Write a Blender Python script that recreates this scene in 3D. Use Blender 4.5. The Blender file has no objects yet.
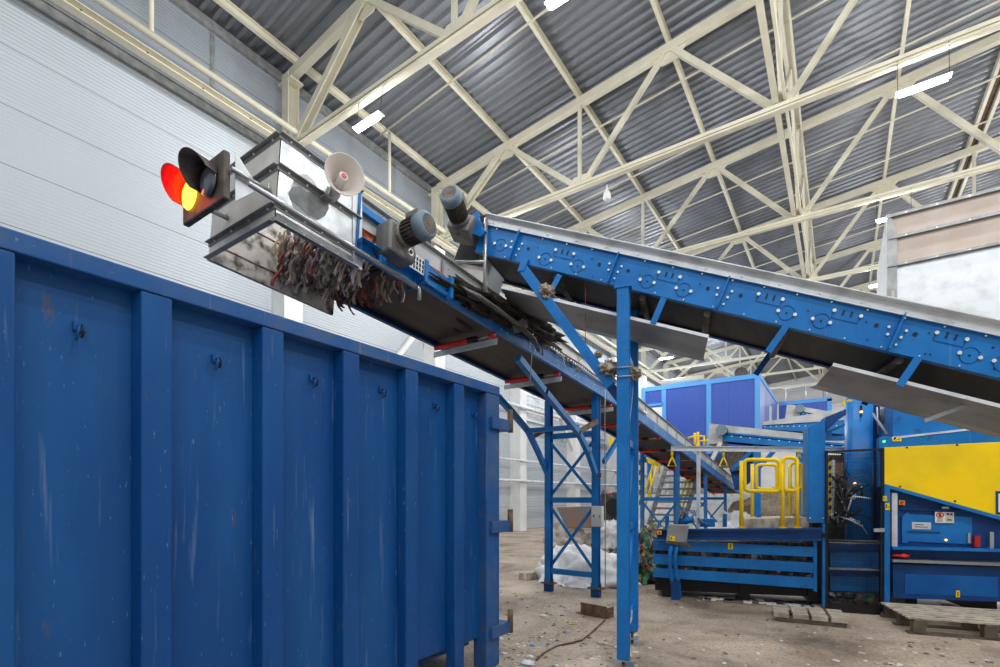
import bpy, math, random
from mathutils import Vector as V, Matrix
R0 = random.Random(7)
sc = bpy.context.scene
COL = sc.collection
# ---------------------------------------------------------------- camera geometry
F, CX, CY, H = 493.0, 500.0, 497.0, 1.6
TH = math.atan2(340.0, 493.0)
FW = V((-math.sin(TH), math.cos(TH), 0)); RT = V((math.cos(TH), math.sin(TH), 0)); UP = V((0, 0, 1))
EYE = V((0, 0, H))
def ray(px, py): return FW + RT*((px-CX)/F) + UP*((CY-py)/F)
def on(px, py, pt, n):
    r = ray(px, py); return EYE + r*((V(pt)-EYE).dot(V(n))/r.dot(V(n)))
def PX(px, py, X): return on(px, py, (X, 0, 0), (1, 0, 0))
def PY(px, py, Y): return on(px, py, (0, Y, 0), (0, 1, 0))
def PZ(px, py, Z=0): return on(px, py, (0, 0, Z), (0, 0, 1))
# skewed direction shared by the upper conveyor and the baler
U = V((.972, .235, 0)).normalized(); N = V((-U.y, U.x, 0))
BP = V((-2.1, 7.85, 0))
def PB(px, py, off=0): return on(px, py, BP+N*off, N)
# ---------------------------------------------------------------- materials
MT = {}
def mat(name, col, rough=.5, metal=0, spec=.3, specks=None, col2=None, scale=4, detail=5, lo=.4, hi=.65, stretch=(1, 1, 1), bump=0, bscale=30,
        rust=None, rlo=.62, rhi=.7, rscale=2.5, rough2=None, emit=None, estr=0):
    m = bpy.data.materials.new(name); m.use_nodes = True
    nt = m.node_tree; b = nt.nodes['Principled BSDF']
    b.inputs['Base Color'].default_value = (*col, 1); b.inputs['Roughness'].default_value = rough; b.inputs['Metallic'].default_value = metal
    b.inputs['Specular IOR Level'].default_value = spec
    L = nt.links.new
    if emit: b.inputs['Emission Color'].default_value = (*emit, 1); b.inputs['Emission Strength'].default_value = estr
    tc = nt.nodes.new('ShaderNodeTexCoord'); mp = nt.nodes.new('ShaderNodeMapping'); mp.inputs['Scale'].default_value = stretch
    L(tc.outputs['Object'], mp.inputs['Vector'])
    def noise(s, d): n = nt.nodes.new('ShaderNodeTexNoise'); n.inputs['Scale'].default_value = s; n.inputs['Detail'].default_value = d; L(mp.outputs[0], n.inputs['Vector']); return n
    def ramp(src, a, c): r = nt.nodes.new('ShaderNodeMapRange'); r.inputs[1].default_value = a; r.inputs[2].default_value = c; L(src, r.inputs[0]); return r.outputs[0]
    def mix(f, a, c):
        x = nt.nodes.new('ShaderNodeMix'); x.data_type = 'RGBA'; L(f, x.inputs[0])
        for s, v in ((6, a), (7, c)):
            if isinstance(v, tuple): x.inputs[s].default_value = (*v, 1)
            else: L(v, x.inputs[s])
        return x.outputs[2]
    cur = col
    if col2:
        n = noise(scale, detail); f = ramp(n.outputs[0], lo, hi); cur = mix(f, col, col2)
        if rough2 is not None:
            r = nt.nodes.new('ShaderNodeMapRange'); L(f, r.inputs[0]); r.inputs[3].default_value = rough; r.inputs[4].default_value = rough2; L(r.outputs[0], b.inputs['Roughness'])
    if rust:
        n = noise(rscale, 12); n.inputs['Roughness'].default_value = .7; f = ramp(n.outputs[0], rlo, rhi); cur = mix(f, cur, rust)
    if specks:
        n = noise(38, 3); f = ramp(n.outputs[0], .70, .74); cur = mix(f, cur, specks)
        mp2 = nt.nodes.new('ShaderNodeMapping'); mp2.inputs['Scale'].default_value = (26, 26, 1.4); mp2.inputs['Rotation'].default_value = (.25, 0, 0); L(tc.outputs['Object'], mp2.inputs['Vector'])
        n2 = nt.nodes.new('ShaderNodeTexNoise'); n2.inputs['Scale'].default_value = 1.0; n2.inputs['Detail'].default_value = 6; L(mp2.outputs[0], n2.inputs['Vector'])
        f2 = ramp(n2.outputs[0], .63, .78); cur = mix(f2, cur, specks)
    if not isinstance(cur, tuple): L(cur, b.inputs['Base Color'])
    if bump:
        n = noise(bscale, 4); bp = nt.nodes.new('ShaderNodeBump'); bp.inputs['Strength'].default_value = bump; bp.inputs['Distance'].default_value = .02
        L(n.outputs[0], bp.inputs['Height']); L(bp.outputs[0], b.inputs['Normal'])
    MT[name] = m; return m
RU = (.16, .07, .03)
mat('container_blue', (.002, .060, .225), .42, col2=(.006, .082, .265), scale=1.3, stretch=(2, 2, .5), rust=(.10, .085, .09), rlo=.62, rhi=.72, rscale=6, bump=.12, bscale=9, specks=(.10, .18, .34))
mat('container_rail', (.012, .085, .27), .5, specks=(.16, .18, .26), col2=(.05, .11, .25), scale=3, lo=.4, hi=.7, rust=(.13, .085, .06), rlo=.57, rhi=.68, rscale=6, bump=.15, bscale=14)
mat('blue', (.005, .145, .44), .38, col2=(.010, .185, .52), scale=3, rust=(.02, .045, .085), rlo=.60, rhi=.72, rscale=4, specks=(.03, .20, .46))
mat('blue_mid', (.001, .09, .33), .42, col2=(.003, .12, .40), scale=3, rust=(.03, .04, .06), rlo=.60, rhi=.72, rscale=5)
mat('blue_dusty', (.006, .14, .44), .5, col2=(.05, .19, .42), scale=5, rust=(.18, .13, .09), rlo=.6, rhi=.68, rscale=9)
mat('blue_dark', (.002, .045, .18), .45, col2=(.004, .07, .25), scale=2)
mat('galv', (.50, .53, .54), .38, .75, col2=(.72, .75, .76), scale=9, lo=.35, hi=.6, rough2=.28, bump=.05, bscale=6)
mat('galv_side', (.72, .74, .75), .45, .35, col2=(.52, .54, .55), scale=5, lo=.45, hi=.7, rough2=.35)
mat('galv_dull', (.36, .37, .38), .5, .6, col2=(.27, .27, .26), scale=3, rust=(.20, .17, .13), rlo=.62, rhi=.75, rscale=6)
mat('galv_dirty', (.78, .75, .68), .55, .1, col2=(.10, .085, .065), scale=9, lo=.48, hi=.66, detail=10)
mat('angle_iron', (.28, .285, .28), .5, .5, col2=(.40, .40, .385), scale=6)
mat('cream', (.66, .62, .48), .5, col2=(.72, .68, .54), scale=2)
mat('white_paint', (.80, .80, .78), .6, col2=(.70, .70, .68), scale=1.2)
mat('rubber', (.030, .027, .026), .55, col2=(.055, .048, .042), scale=1.5, stretch=(6, .6, 1), rust=(.09, .075, .06), rlo=.6, rhi=.8, rscale=3)
mat('black', (.012, .012, .013), .45)
mat('soot', (.02, .018, .016), .9, col2=(.05, .04, .032), scale=14, bump=.6, bscale=30)
mat('motor_grey', (.17, .165, .16), .5, .3, col2=(.24, .23, .21), scale=8)
mat('motor_blue', (.15, .22, .28), .55, col2=(.22, .28, .33), scale=12)
mat('motor_dark', (.075, .065, .055), .6, .3, col2=(.14, .12, .10), scale=12)
mat('red', (.50, .02, .02), .4)
mat('bright_red', (.8, .03, .03), .4)
mat('orange', (.75, .16, .05), .5)
mat('yellow', (1.0, .66, .0), .42, col2=(.80, .55, .01), scale=1.5, rust=(.5, .38, .05), rlo=.68, rhi=.8)
mat('rust', (.14, .075, .045), .8, col2=(.22, .15, .10), scale=12, bump=.4)
mat('steel', (.45, .45, .45), .35, .8)
mat('bolt', (.75, .74, .70), .4, .4)
mat('beige', (.60, .49, .41), .55, col2=(.66, .56, .48), scale=3, rust=(.78, .75, .72), rlo=.66, rhi=.78, rscale=3)
mat('beige_grey', (.72, .69, .63), .5, .15, col2=(.58, .55, .50), scale=4, rust=(.30, .25, .2), rlo=.66, rhi=.8, rscale=5)
mat('bucket', (.20, .20, .24), .6, .3, col2=(.30, .19, .13), scale=1.4, lo=.45, hi=.55)
mat('galv_far', (.40, .41, .40), .5, .2, col2=(.56, .56, .55), scale=2)
mat('timber', (.62, .54, .43), .85, col2=(.32, .27, .21), scale=5, stretch=(1, 6, 1), bump=.3)
mat('timber_dark', (.12, .095, .07), .9, col2=(.2, .16, .12), scale=6)
mat('nest', (.22, .16, .10), .95, col2=(.45, .40, .33), scale=25, bump=.8)
mat('film', (.90, .90, .90), .4, col2=(.70, .69, .67), scale=2.5, bump=1.0, bscale=5, stretch=(1, 2.2, .7))
mat('film_grey', (.15, .145, .14), .5, col2=(.07, .06, .055), scale=4, bump=.3)
mat('dirty_bag', (.62, .57, .50), .7, col2=(.30, .25, .20), scale=5, bump=.9, bscale=9)
mat('grey_box', (.60, .62, .63), .5)
mat('cabin', (.03, .07, .50), .5)
mat('cabin_side', (.22, .27, .55), .4)
mat('trim_blue', (.10, .36, .80), .5)
mat('horn', (.66, .65, .66), .5)
mat('horn_in', (.60, .53, .47), .6)
mat('glass_dark', (.10, .11, .13), .12, spec=.8)
mat('sign_white', (.80, .80, .78), .5); mat('sign_black', (.02, .02, .02), .5); mat('sign_green', (.05, .35, .12), .5)
mat('lamp', (1, 1, 1), .5, emit=(.93, .97, 1), estr=26)
mat('signal_red', (.9, .1, .05), .3, emit=(1, .50, .04), estr=3.6)
mat('signal_ring', (.9, .02, .03), .4, emit=(1, .02, .03), estr=.6)
mat('led_orange', (1, .4, .1), .3, emit=(1, .4, .1), estr=3)
mat('led_green', (.1, .8, .2), .3, emit=(.1, .9, .2), estr=1.5)
mat('reflection_patch', (.22, .23, .23), .6, .3, col2=(.30, .31, .31), scale=14)
for i, c in enumerate([(.74, .60, .46), (.80, .74, .68), (.50, .10, .09), (.20, .17, .15), (.34, .34, .46), (.65, .62, .6), (.5, .2, .16), (.46, .36, .27)]):
    mat('rag%d' % i, c, .8)

def node_mat(name):
    m = bpy.data.materials.new(name); m.use_nodes = True; MT[name] = m
    nt = m.node_tree; return m, nt, nt.nodes['Principled BSDF'], nt.links.new
def mth(nt, op, a, b=None, c=None):
    n = nt.nodes.new('ShaderNodeMath'); n.operation = op
    for i, v in enumerate((a, b, c)):
        if v is None: continue
        if isinstance(v, (int, float)): n.inputs[i].default_value = v
        else: nt.links.new(v, n.inputs[i])
    return n.outputs[0]
def ribbed_wall(name, col, pitch, joint, z0, axis='Z', depth=.012, jdark=.35):
    m, nt, b, L = node_mat(name)
    g = nt.nodes.new('ShaderNodeNewGeometry'); s = nt.nodes.new('ShaderNodeSeparateXYZ'); L(g.outputs['Position'], s.inputs[0])
    z = s.outputs[axis]
    w = mth(nt, 'SINE', mth(nt, 'MULTIPLY', z, 2*math.pi/pitch))
    fr = mth(nt, 'FRACT', mth(nt, 'DIVIDE', mth(nt, 'SUBTRACT', z, z0), joint))
    jn = mth(nt, 'LESS_THAN', fr, .012/joint*1.3)
    ns = nt.nodes.new('ShaderNodeTexNoise'); ns.inputs['Scale'].default_value = .5; ns.inputs['Detail'].default_value = 6; L(g.outputs['Position'], ns.inputs['Vector'])
    mx = nt.nodes.new('ShaderNodeMix'); mx.data_type = 'RGBA'; L(ns.outputs[0], mx.inputs[0])
    mx.inputs[6].default_value = (*[c*.9 for c in col], 1); mx.inputs[7].default_value = (*[min(1, c*1.08) for c in col], 1)
    m2 = nt.nodes.new('ShaderNodeMix'); m2.data_type = 'RGBA'; L(jn, m2.inputs[0]); L(mx.outputs[2], m2.inputs[6]); m2.inputs[7].default_value = (*[c*jdark for c in col], 1)
    L(m2.outputs[2], b.inputs['Base Color']); b.inputs['Roughness'].default_value = .42
    bp = nt.nodes.new('ShaderNodeBump'); bp.inputs['Strength'].default_value = .38; bp.inputs['Distance'].default_value = depth
    L(mth(nt, 'SUBTRACT', w, mth(nt, 'MULTIPLY', jn, 2.0)), bp.inputs['Height']); L(bp.outputs[0], b.inputs['Normal'])
    return m
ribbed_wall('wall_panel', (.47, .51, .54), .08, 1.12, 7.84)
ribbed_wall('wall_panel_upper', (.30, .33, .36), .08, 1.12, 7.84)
ribbed_wall('cabin_panel', (.015, .075, .43), .12, 1.2, 0, 'X', .01, .7)
ribbed_wall('siding', (.80, .80, .80), .25, 1.0, 0, 'Z', .02, .6)
# roof sheet
mat('roof_sheet', (.185, .195, .215), .40, .35, col2=(.23, .24, .262), scale=.4, rough2=.34)
# floor
m, nt, b, L = node_mat('floor_concrete')
g = nt.nodes.new('ShaderNodeNewGeometry')
def nz(s, d, r=.6, dist=0):
    n = nt.nodes.new('ShaderNodeTexNoise'); n.inputs['Scale'].default_value = s; n.inputs['Detail'].default_value = d; n.inputs['Roughness'].default_value = r; n.inputs['Distortion'].default_value = dist
    L(g.outputs['Position'], n.inputs['Vector']); return n.outputs[0]
def rampc(src, stops):
    r = nt.nodes.new('ShaderNodeValToRGB'); L(src, r.inputs[0])
    while len(r.color_ramp.elements) < len(stops): r.color_ramp.elements.new(.5)
    for e, (p, c) in zip(r.color_ramp.elements, stops): e.position = p; e.color = (*c, 1)
    return r.outputs[0]
base = rampc(nz(.9, 10, .65, .6), [(.30, (.20, .15, .11)), (.46, (.43, .34, .255)), (.60, (.60, .49, .385)), (.8, (.68, .60, .51))])
sp = rampc(nz(28, 8, .75), [(.36, (.30, .28, .25)), (.5, (.9, .9, .9)), (.64, (1.2, 1.17, 1.12))])
mx = nt.nodes.new('ShaderNodeMix'); mx.data_type = 'RGBA'; mx.blend_type = 'MULTIPLY'; mx.inputs[0].default_value = .75; L(base, mx.inputs[6]); L(sp, mx.inputs[7])
sm = rampc(nz(3.2, 12, .7, 1.2), [(.56, (0, 0, 0)), (.68, (1, 1, 1))])
m3 = nt.nodes.new('ShaderNodeMix'); m3.data_type = 'RGBA'; mm = mth(nt, 'MULTIPLY', sm, .8); L(mm, m3.inputs[0]); L(mx.outputs[2], m3.inputs[6]); m3.inputs[7].default_value = (.12, .105, .095, 1)
L(m3.outputs[2], b.inputs['Base Color']); b.inputs['Roughness'].default_value = .6
bp = nt.nodes.new('ShaderNodeBump'); bp.inputs['Strength'].default_value = .5; bp.inputs['Distance'].default_value = .02; L(nz(14, 10, .75), bp.inputs['Height']); L(bp.outputs[0], b.inputs['Normal'])
# mixed waste: voronoi patches in many colours
def waste_mat(name, stops, scale=11):
    m, nt, b, L = node_mat(name)
    g = nt.nodes.new('ShaderNodeNewGeometry'); v = nt.nodes.new('ShaderNodeTexVoronoi'); v.inputs['Scale'].default_value = scale
    n = nt.nodes.new('ShaderNodeTexNoise'); n.inputs['Scale'].default_value = 6
    a = nt.nodes.new('ShaderNodeMix'); a.data_type = 'RGBA'; a.inputs[0].default_value = .12; L(g.outputs['Position'], n.inputs['Vector']); L(g.outputs['Position'], a.inputs[6]); L(n.outputs[1], a.inputs[7]); L(a.outputs[2], v.inputs['Vector'])
    s = nt.nodes.new('ShaderNodeSeparateColor'); L(v.outputs['Color'], s.inputs[0])
    r = nt.nodes.new('ShaderNodeValToRGB'); r.color_ramp.interpolation = 'CONSTANT'; L(s.outputs[0], r.inputs[0])
    while len(r.color_ramp.elements) < len(stops): r.color_ramp.elements.new(.5)
    for e, (p, c) in zip(r.color_ramp.elements, stops): e.position = p; e.color = (*c, 1)
    L(r.outputs[0], b.inputs['Base Color']); b.inputs['Roughness'].default_value = .45
    bp = nt.nodes.new('ShaderNodeBump'); bp.inputs['Strength'].default_value = .9; bp.inputs['Distance'].default_value = .05; L(v.outputs['Distance'], bp.inputs['Height']); L(bp.outputs[0], b.inputs['Normal'])
waste_mat('waste', [(0, (.02, .018, .015)), (.32, (.02, .10, .03)), (.42, (.10, .08, .06)), (.55, (.03, .28, .09)), (.62, (.20, .16, .12)), (.72, (.28, .03, .03)), (.78, (.35, .35, .34)), (.86, (.05, .035, .03)), (.95, (.5, .35, .05))])
waste_mat('waste_dark', [(0, (.015, .013, .012)), (.45, (.05, .04, .032)), (.7, (.10, .08, .065)), (.84, (.18, .05, .04)), (.9, (.30, .29, .28)), (.96, (.03, .14, .05))], 14)

# ---------------------------------------------------------------- mesh builder
class MB:
    def __init__(s, m='blue'): s.v = []; s.f = []; s.fm = []; s.sm = []; s.ms = [m]; s.cur = 0
    def use(s, m):
        if m not in s.ms: s.ms.append(m)
        s.cur = s.ms.index(m); return s
    def add(s, vs, fs, smooth=False):
        o = len(s.v); s.v += [V(x) for x in vs]
        for f in fs: s.f.append([i+o for i in f]); s.fm.append(s.cur); s.sm.append(smooth)
        return s
    def ob(s, c, a, b, d):       # oriented box, half vectors
        c, a, b, d = V(c), V(a), V(b), V(d)
        vs = [c+a*i+b*j+d*k for i in (-1, 1) for j in (-1, 1) for k in (-1, 1)]
        fs = [(0, 1, 3, 2), (4, 6, 7, 5), (0, 4, 5, 1), (2, 3, 7, 6), (0, 2, 6, 4), (1, 5, 7, 3)]
        if a.cross(b).dot(d) < 0: fs = [f[::-1] for f in fs]
        return s.add(vs, fs)
    def box(s, lo, hi):
        lo, hi = V(lo), V(hi); c = (lo+hi)/2; h = (hi-lo)/2
        return s.ob(c, (abs(h.x), 0, 0), (0, abs(h.y), 0), (0, 0, abs(h.z)))
    def bar(s, a, b, w, h, up=UP):   # w across, h along up
        a, b = V(a), V(b); d = (b-a); L = d.length; d.normalize(); up = V(up)
        sd = d.cross(up)
        if sd.length < 1e-4: sd = d.cross(V((1, 0, 0)))
        sd.normalize(); u = sd.cross(d).normalized()
        return s.ob((a+b)/2, d*(L/2), sd*(w/2), u*(h/2))
    def sweep(s, a, b, prof, A, B, smooth=False):   # closed profile of (p,q) in axes A,B
        a, b, A, B = V(a), V(b), V(A), V(B); n = len(prof)
        vs = [a+A*p+B*q for p, q in prof]+[b+A*p+B*q for p, q in prof]
        area = sum(prof[i][0]*prof[(i+1) % n][1]-prof[(i+1) % n][0]*prof[i][1] for i in range(n))
        fl = (A.cross(B).dot(b-a) > 0) == (area > 0)
        fs = [(i, (i+1) % n, n+(i+1) % n, n+i) for i in range(n)]+[tuple(range(n))[::-1], tuple(range(n, 2*n))]
        if not fl: fs = [f[::-1] for f in fs]
        return s.add(vs, fs, smooth)
    def angle(s, a, b, A, B, w=.05, t=.006): return s.sweep(a, b, [(0, 0), (w, 0), (w, t), (t, t), (t, w), (0, w)], A, B)
    def chan(s, a, b, A, B, h, w=.06, t=.008):      # C: web on axis B (height h), flanges toward A
        return s.sweep(a, b, [(0, 0), (w, 0), (w, t), (t, t), (t, h-t), (w, h-t), (w, h), (0, h)], A, B)
    def ibeam(s, a, b, A, B, w=.12, h=.12, t=.012):
        W, Hh = w/2, h/2
        return s.sweep(a, b, [(-W, -Hh), (W, -Hh), (W, -Hh+t), (t/2, -Hh+t), (t/2, Hh-t), (W, Hh-t), (W, Hh), (-W, Hh), (-W, Hh-t), (-t/2, Hh-t), (-t/2, -Hh+t), (-W, -Hh+t)], A, B)
    def tube(s, a, b, r, n=10, r2=None, caps=True):
        a, b = V(a), V(b); d = (b-a).normalized(); r2 = r if r2 is None else r2
        x = d.orthogonal().normalized(); y = d.cross(x)
        vs = [a+(x*math.cos(t)+y*math.sin(t))*r for t in [2*math.pi*i/n for i in range(n)]]+[b+(x*math.cos(t)+y*math.sin(t))*r2 for t in [2*math.pi*i/n for i in range(n)]]
        s.add(vs, [(i, (i+1) % n, n+(i+1) % n, n+i) for i in range(n)], True)
        if caps: o = len(s.v)-2*n; s.f += [[o+i for i in range(n)][::-1], [o+n+i for i in range(n)]]; s.fm += [s.cur]*2; s.sm += [False]*2
        return s
    def path(s, pts, r, n=8):
        pts = [V(p) for p in pts]; k = len(pts); x = None; vs = []
        for i, p in enumerate(pts):
            d = (pts[min(i+1, k-1)]-pts[max(i-1, 0)]).normalized()
            x = d.orthogonal().normalized() if x is None else (x-d*x.dot(d)).normalized()
            y = d.cross(x)
            vs += [p+(x*math.cos(t)+y*math.sin(t))*r for t in [2*math.pi*j/n for j in range(n)]]
        fs = [(i*n+j, i*n+(j+1) % n, (i+1)*n+(j+1) % n, (i+1)*n+j) for i in range(k-1) for j in range(n)]
        s.add(vs, fs, True); o = len(s.v)-k*n
        s.f += [[o+i for i in range(n)][::-1], [o+(k-1)*n+i for i in range(n)]]; s.fm += [s.cur]*2; s.sm += [False]*2
        return s
    def prism(s, poly, vec):
        poly = [V(p) for p in poly]; vec = V(vec); n = len(poly); nm = V((0, 0, 0))
        for i in range(n): nm += poly[i].cross(poly[(i+1) % n])
        if nm.dot(vec) > 0: pass
        else: poly = poly[::-1]
        vs = poly+[p+vec for p in poly]
        return s.add(vs, [tuple(range(n))[::-1], tuple(range(n, 2*n))]+[(i, (i+1) % n, n+(i+1) % n, n+i) for i in range(n)])
    def lathe(s, o, ax, prof, n=20, sx=1, sy=1, xd=None):    # prof (dist along axis, radius)
        o, ax = V(o), V(ax).normalized(); x = V(xd) if xd else ax.orthogonal(); x = (x-ax*x.dot(ax)).normalized(); y = ax.cross(x); vs = []
        for d, r in prof:
            vs += [o+ax*d+x*(math.cos(2*math.pi*i/n)*r*sx)+y*(math.sin(2*math.pi*i/n)*r*sy) for i in range(n)]
        return s.add(vs, [(k*n+i, k*n+(i+1) % n, (k+1)*n+(i+1) % n, (k+1)*n+i) for k in range(len(prof)-1) for i in range(n)], True)
    def disc(s, c, ax, r, t=.006, n=12): return s.tube(V(c)-V(ax).normalized()*t/2, V(c)+V(ax).normalized()*t/2, r, n)
    def build(s, name, parent=None, bevel=0):
        o = V(parent['_o']) if parent is not None and '_o' in parent else V((0, 0, 0))
        me = bpy.data.meshes.new(name); me.from_pydata([tuple(x-o) for x in s.v], [], s.f); me.update()
        for k in s.ms: me.materials.append(MT[k])
        for p, mi, sm in zip(me.polygons, s.fm, s.sm): p.material_index = mi; p.use_smooth = sm
        ob = bpy.data.objects.new(name, me); COL.objects.link(ob)
        if parent is not None: ob.parent = parent; ob['_o'] = tuple(o)
        if bevel:
            bv = ob.modifiers.new('bevel', 'BEVEL'); bv.width = bevel; bv.segments = 2; bv.limit_method = 'ANGLE'
        return ob
def thing(name, label, cat, loc=(0, 0, 0), group=None):
    o = bpy.data.objects.new(name, None); COL.objects.link(o); o.location = V(loc); o['_o'] = tuple(V(loc)); o.empty_display_size = .1
    o['label'] = label; o['category'] = cat
    if group: o['group'] = group
    return o
def tag(o, label, cat, group=None, kind=None):
    o['label'] = label; o['category'] = cat
    if group: o['group'] = group
    if kind: o['kind'] = kind
    return o
def struct(mb, name, label=None, bevel=0):
    o = mb.build(name, None, bevel); o['kind'] = 'structure'
    if label: o['label'] = label
    return o
def blob(name, c, size, m, sub=4, amp=.25, freq=2.0, seed=0, flat=True, crease=0, parent=None):
    from mathutils import noise as NZ
    import bmesh
    bm = bmesh.new(); bmesh.ops.create_icosphere(bm, subdivisions=sub, radius=1)
    c = V(c); size = V(size)
    for v in bm.verts:
        p = v.co.copy(); q = p*freq+V((seed*7.3, seed*1.7, 0))
        k = 1+amp*NZ.noise(q)+amp*.5*NZ.noise(q*2.3)+(crease*abs(NZ.noise(q*4.1)) if crease else amp*.25*NZ.noise(q*5))
        v.co = V((p.x*size.x*k, p.y*size.y*k, p.z*size.z*k))
        if flat and v.co.z < -size.z*.02: v.co.z = -size.z*.02
    me = bpy.data.meshes.new(name); bm.to_mesh(me); bm.free(); me.materials.append(MT[m])
    for p in me.polygons: p.use_smooth = True
    ob = bpy.data.objects.new(name, me); COL.objects.link(ob)
    ob.location = c - (V(parent['_o']) if parent else V((0, 0, 0)))
    if parent: ob.parent = parent
    return ob

# ================================================================= ROOM
WX = -12.9; YE = 62; XE = 20
def roofz(x): return 13.45+.1*(x+12.9)
struct(MB('floor_concrete').box((WX-.3, -6, -.2), (XE, YE+.3, 0)), 'floor', 'dirty brown concrete floor of the hall')
mb = MB('wall_panel'); mb.box((WX-.2, -6, 0), (WX, YE, 11.15)); struct(mb, 'wall_left', 'pale ribbed sandwich panel wall behind the container')
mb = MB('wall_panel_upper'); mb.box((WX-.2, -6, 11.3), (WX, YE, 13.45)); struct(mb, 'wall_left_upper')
mb = MB('angle_iron'); mb.box((WX-.2, -6, 11.15), (WX+.03, YE, 11.32)); mb.box((WX-.02, -6, 11.10), (WX+.06, YE, 11.14)); mb.box((WX-.02, -6, 11.33), (WX+.06, YE, 11.36)); struct(mb, 'trim_1', 'dark horizontal joint strip along the left wall')
mb = MB('angle_iron'); mb.box((WX, -6, 13.18), (WX+.10, YE, 13.42)); mb.box((WX, 6, 11.36), (WX+.02, 6.1, 13.2)); struct(mb, 'trim_2', 'dark trim where the left wall meets the roof')
mb = MB('siding'); mb.box((WX, YE, 0), (XE, YE+.2, 18)); struct(mb, 'wall_back', 'white far end wall of the hall')
# corrugated ceiling
mb = MB('roof_sheet'); p = .30; y = -3.0; prof = []
while y < YE: prof += [(y, 0), (y+p*.28, 0), (y+p*.42, .075), (y+p*.86, .075)]; y += p
vs = []; xs = (WX-.1, XE)
for x in xs: vs += [(x, yy, roofz(x)+zz) for yy, zz in prof]
n = len(prof); mb.add(vs, [(i, i+1, n+i+1, n+i) for i in range(n-1)]); 
o = struct(mb, 'ceiling', 'dark grey corrugated steel roof underside'); sd = o.modifiers.new('thick', 'SOLIDIFY'); sd.thickness = .004
# trusses
TY = [7.9, 13.9, 19.8, 25.7, 31.6, 37.5, 43.4, 49.3]
BZ = 11.15; XB = [-12.35, -6.6, -1.2, 4.2, 9.6, 15.0]; XT = [-9.3, -3.9, 1.5, 6.9, 12.3]
TL = ['cream roof truss nearest the camera above the metal chute', 'second cream roof truss, passing above the upper motor', 'third cream roof truss, meeting the ceiling above the blue beam', 'fourth cream roof truss, behind the beige hopper top',
      'fifth cream roof truss, far down the hall', 'sixth cream roof truss, far down the hall above the blue cabin', 'seventh cream roof truss, deep in the hall', 'last cream roof truss at the far end of the hall']
def tz(x): return roofz(x)-.34
for i, y in enumerate(TY):
    t = thing('roof_truss', TL[i], 'truss', (WX+.5, y, BZ), 'cream steel trusses under the roof')
    w = .17
    mb = MB('cream'); mb.bar((-12.4, y, tz(-12.4)), (XE, y, tz(XE)), .2, .24); mb.build('top_chord', t, .01)
    mb = MB('cream'); mb.bar((-12.4, y, BZ), (XE, y, BZ), w, .16); mb.bar((-12.3, y-.12, BZ+.02), (XE, y-.12, BZ+.02), .03, .09); mb.bar((-12.3, y-.13, BZ-.10), (XE, y-.13, BZ-.10), .04, .02); mb.build('bottom_chord', t, .01)
    for k, xb in enumerate(XB):
        if k: MB('cream').bar((xb, y, BZ), (xb, y, tz(xb)), .1, .1, (1, 0, 0)).build('vertical', t)
        if k < len(XT):
            mb = MB('cream'); xt = XT[k]; a = V((xb+.12, y, BZ+.05)); b2 = V((xt-.1, y, tz(xt)-.05))
            if k == 0:
                mb.bar(a+V((0, -.09, 0)), b2+V((0, -.09, 0)), .03, .2); mb.bar(a+V((0, .09, 0)), b2+V((0, .09, 0)), .03, .2); mb.bar(a, b2, .14, .03)
            else: mb.bar(a, b2, .13, .13)
            mb.build('diagonal', t)
            if k+1 < len(XB): mb = MB('cream'); mb.bar((xt+.1, y, tz(xt)-.05), (XB[k+1]-.15, y, BZ+.08), .13, .15); mb.build('diagonal', t)
    for xb in XB[1:]: MB('cream').prism([(xb-.45, y-.02, BZ+.08), (xb+.45, y-.02, BZ+.08), (xb+.2, y-.02, BZ+.34), (xb-.2, y-.02, BZ+.34)], (0, .04, 0)).build('gusset', t)
    for xt in XT: MB('cream').prism([(xt-.5, y-.02, tz(xt)-.15), (xt+.5, y-.02, tz(xt)-.05), (xt+.2, y-.02, tz(xt)-.38), (xt-.2, y-.02, tz(xt)-.38)], (0, .04, 0)).build('gusset', t)
    # wall column under the truss
    c = MB('white_paint'); c.box((-12.9, y-.28, 0), (-12.3, y+.28, 10.9)); c.use('cream')
    c.ibeam((-12.45, y, 10.9), (-12.45, y, tz(-12.4)), (1, 0, 0), (0, 1, 0), .3, .34, .03)
    c.box((-12.75, y-.2, tz(-12.4)-.25), (-12.15, y+.2, tz(-12.4)-.2))
    o = c.build('column', None, .01); o['kind'] = 'structure'; o['category'] = 'column'; o['group'] = 'white columns along the left wall'
    o['label'] = ['white hall column hidden mostly behind the chute box', 'white hall column showing just above the container end', 'white hall column right beside the container end, behind the blue support frame', 'white hall column seen between the blue frame legs'][i] if i < 4 else 'pale column far down the left wall of the hall'
# purlins
PN = ['against the left wall', 'second from the left wall', 'third from the left wall', 'fourth from the left wall', 'along the middle truss line', 'just right of the middle truss line', 'doubled, above the beige hopper', 'far right', 'farthest right']
for i, x in enumerate([-12.1, -9.3, -6.6, -3.9, -1.2, 1.5, 4.2, 6.9, 9.6]):
    mb = MB('cream'); z = roofz(x)-.13; dx = [0] if x not in (4.2,) else [-.16, .16]
    for d in dx: mb.sweep((x+d, 0, z), (x+d, YE, z), [(-.05, -.11), (.05, -.11), (.05, -.09), (-.03, -.09), (-.03, .09), (.05, .09), (.05, .11), (-.05, .11)], (1, 0, 0), (0, 0, 1))
    if x == 4.2:
        mb.use('rust'); mb.box((x-.05, 4, z+.06), (x+.05, YE, z+.1))
    tag(mb.build('roof_purlin'), 'cream roof purlin running down the hall, '+PN[i], 'purlin', 'purlins under the roof sheets')
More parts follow.
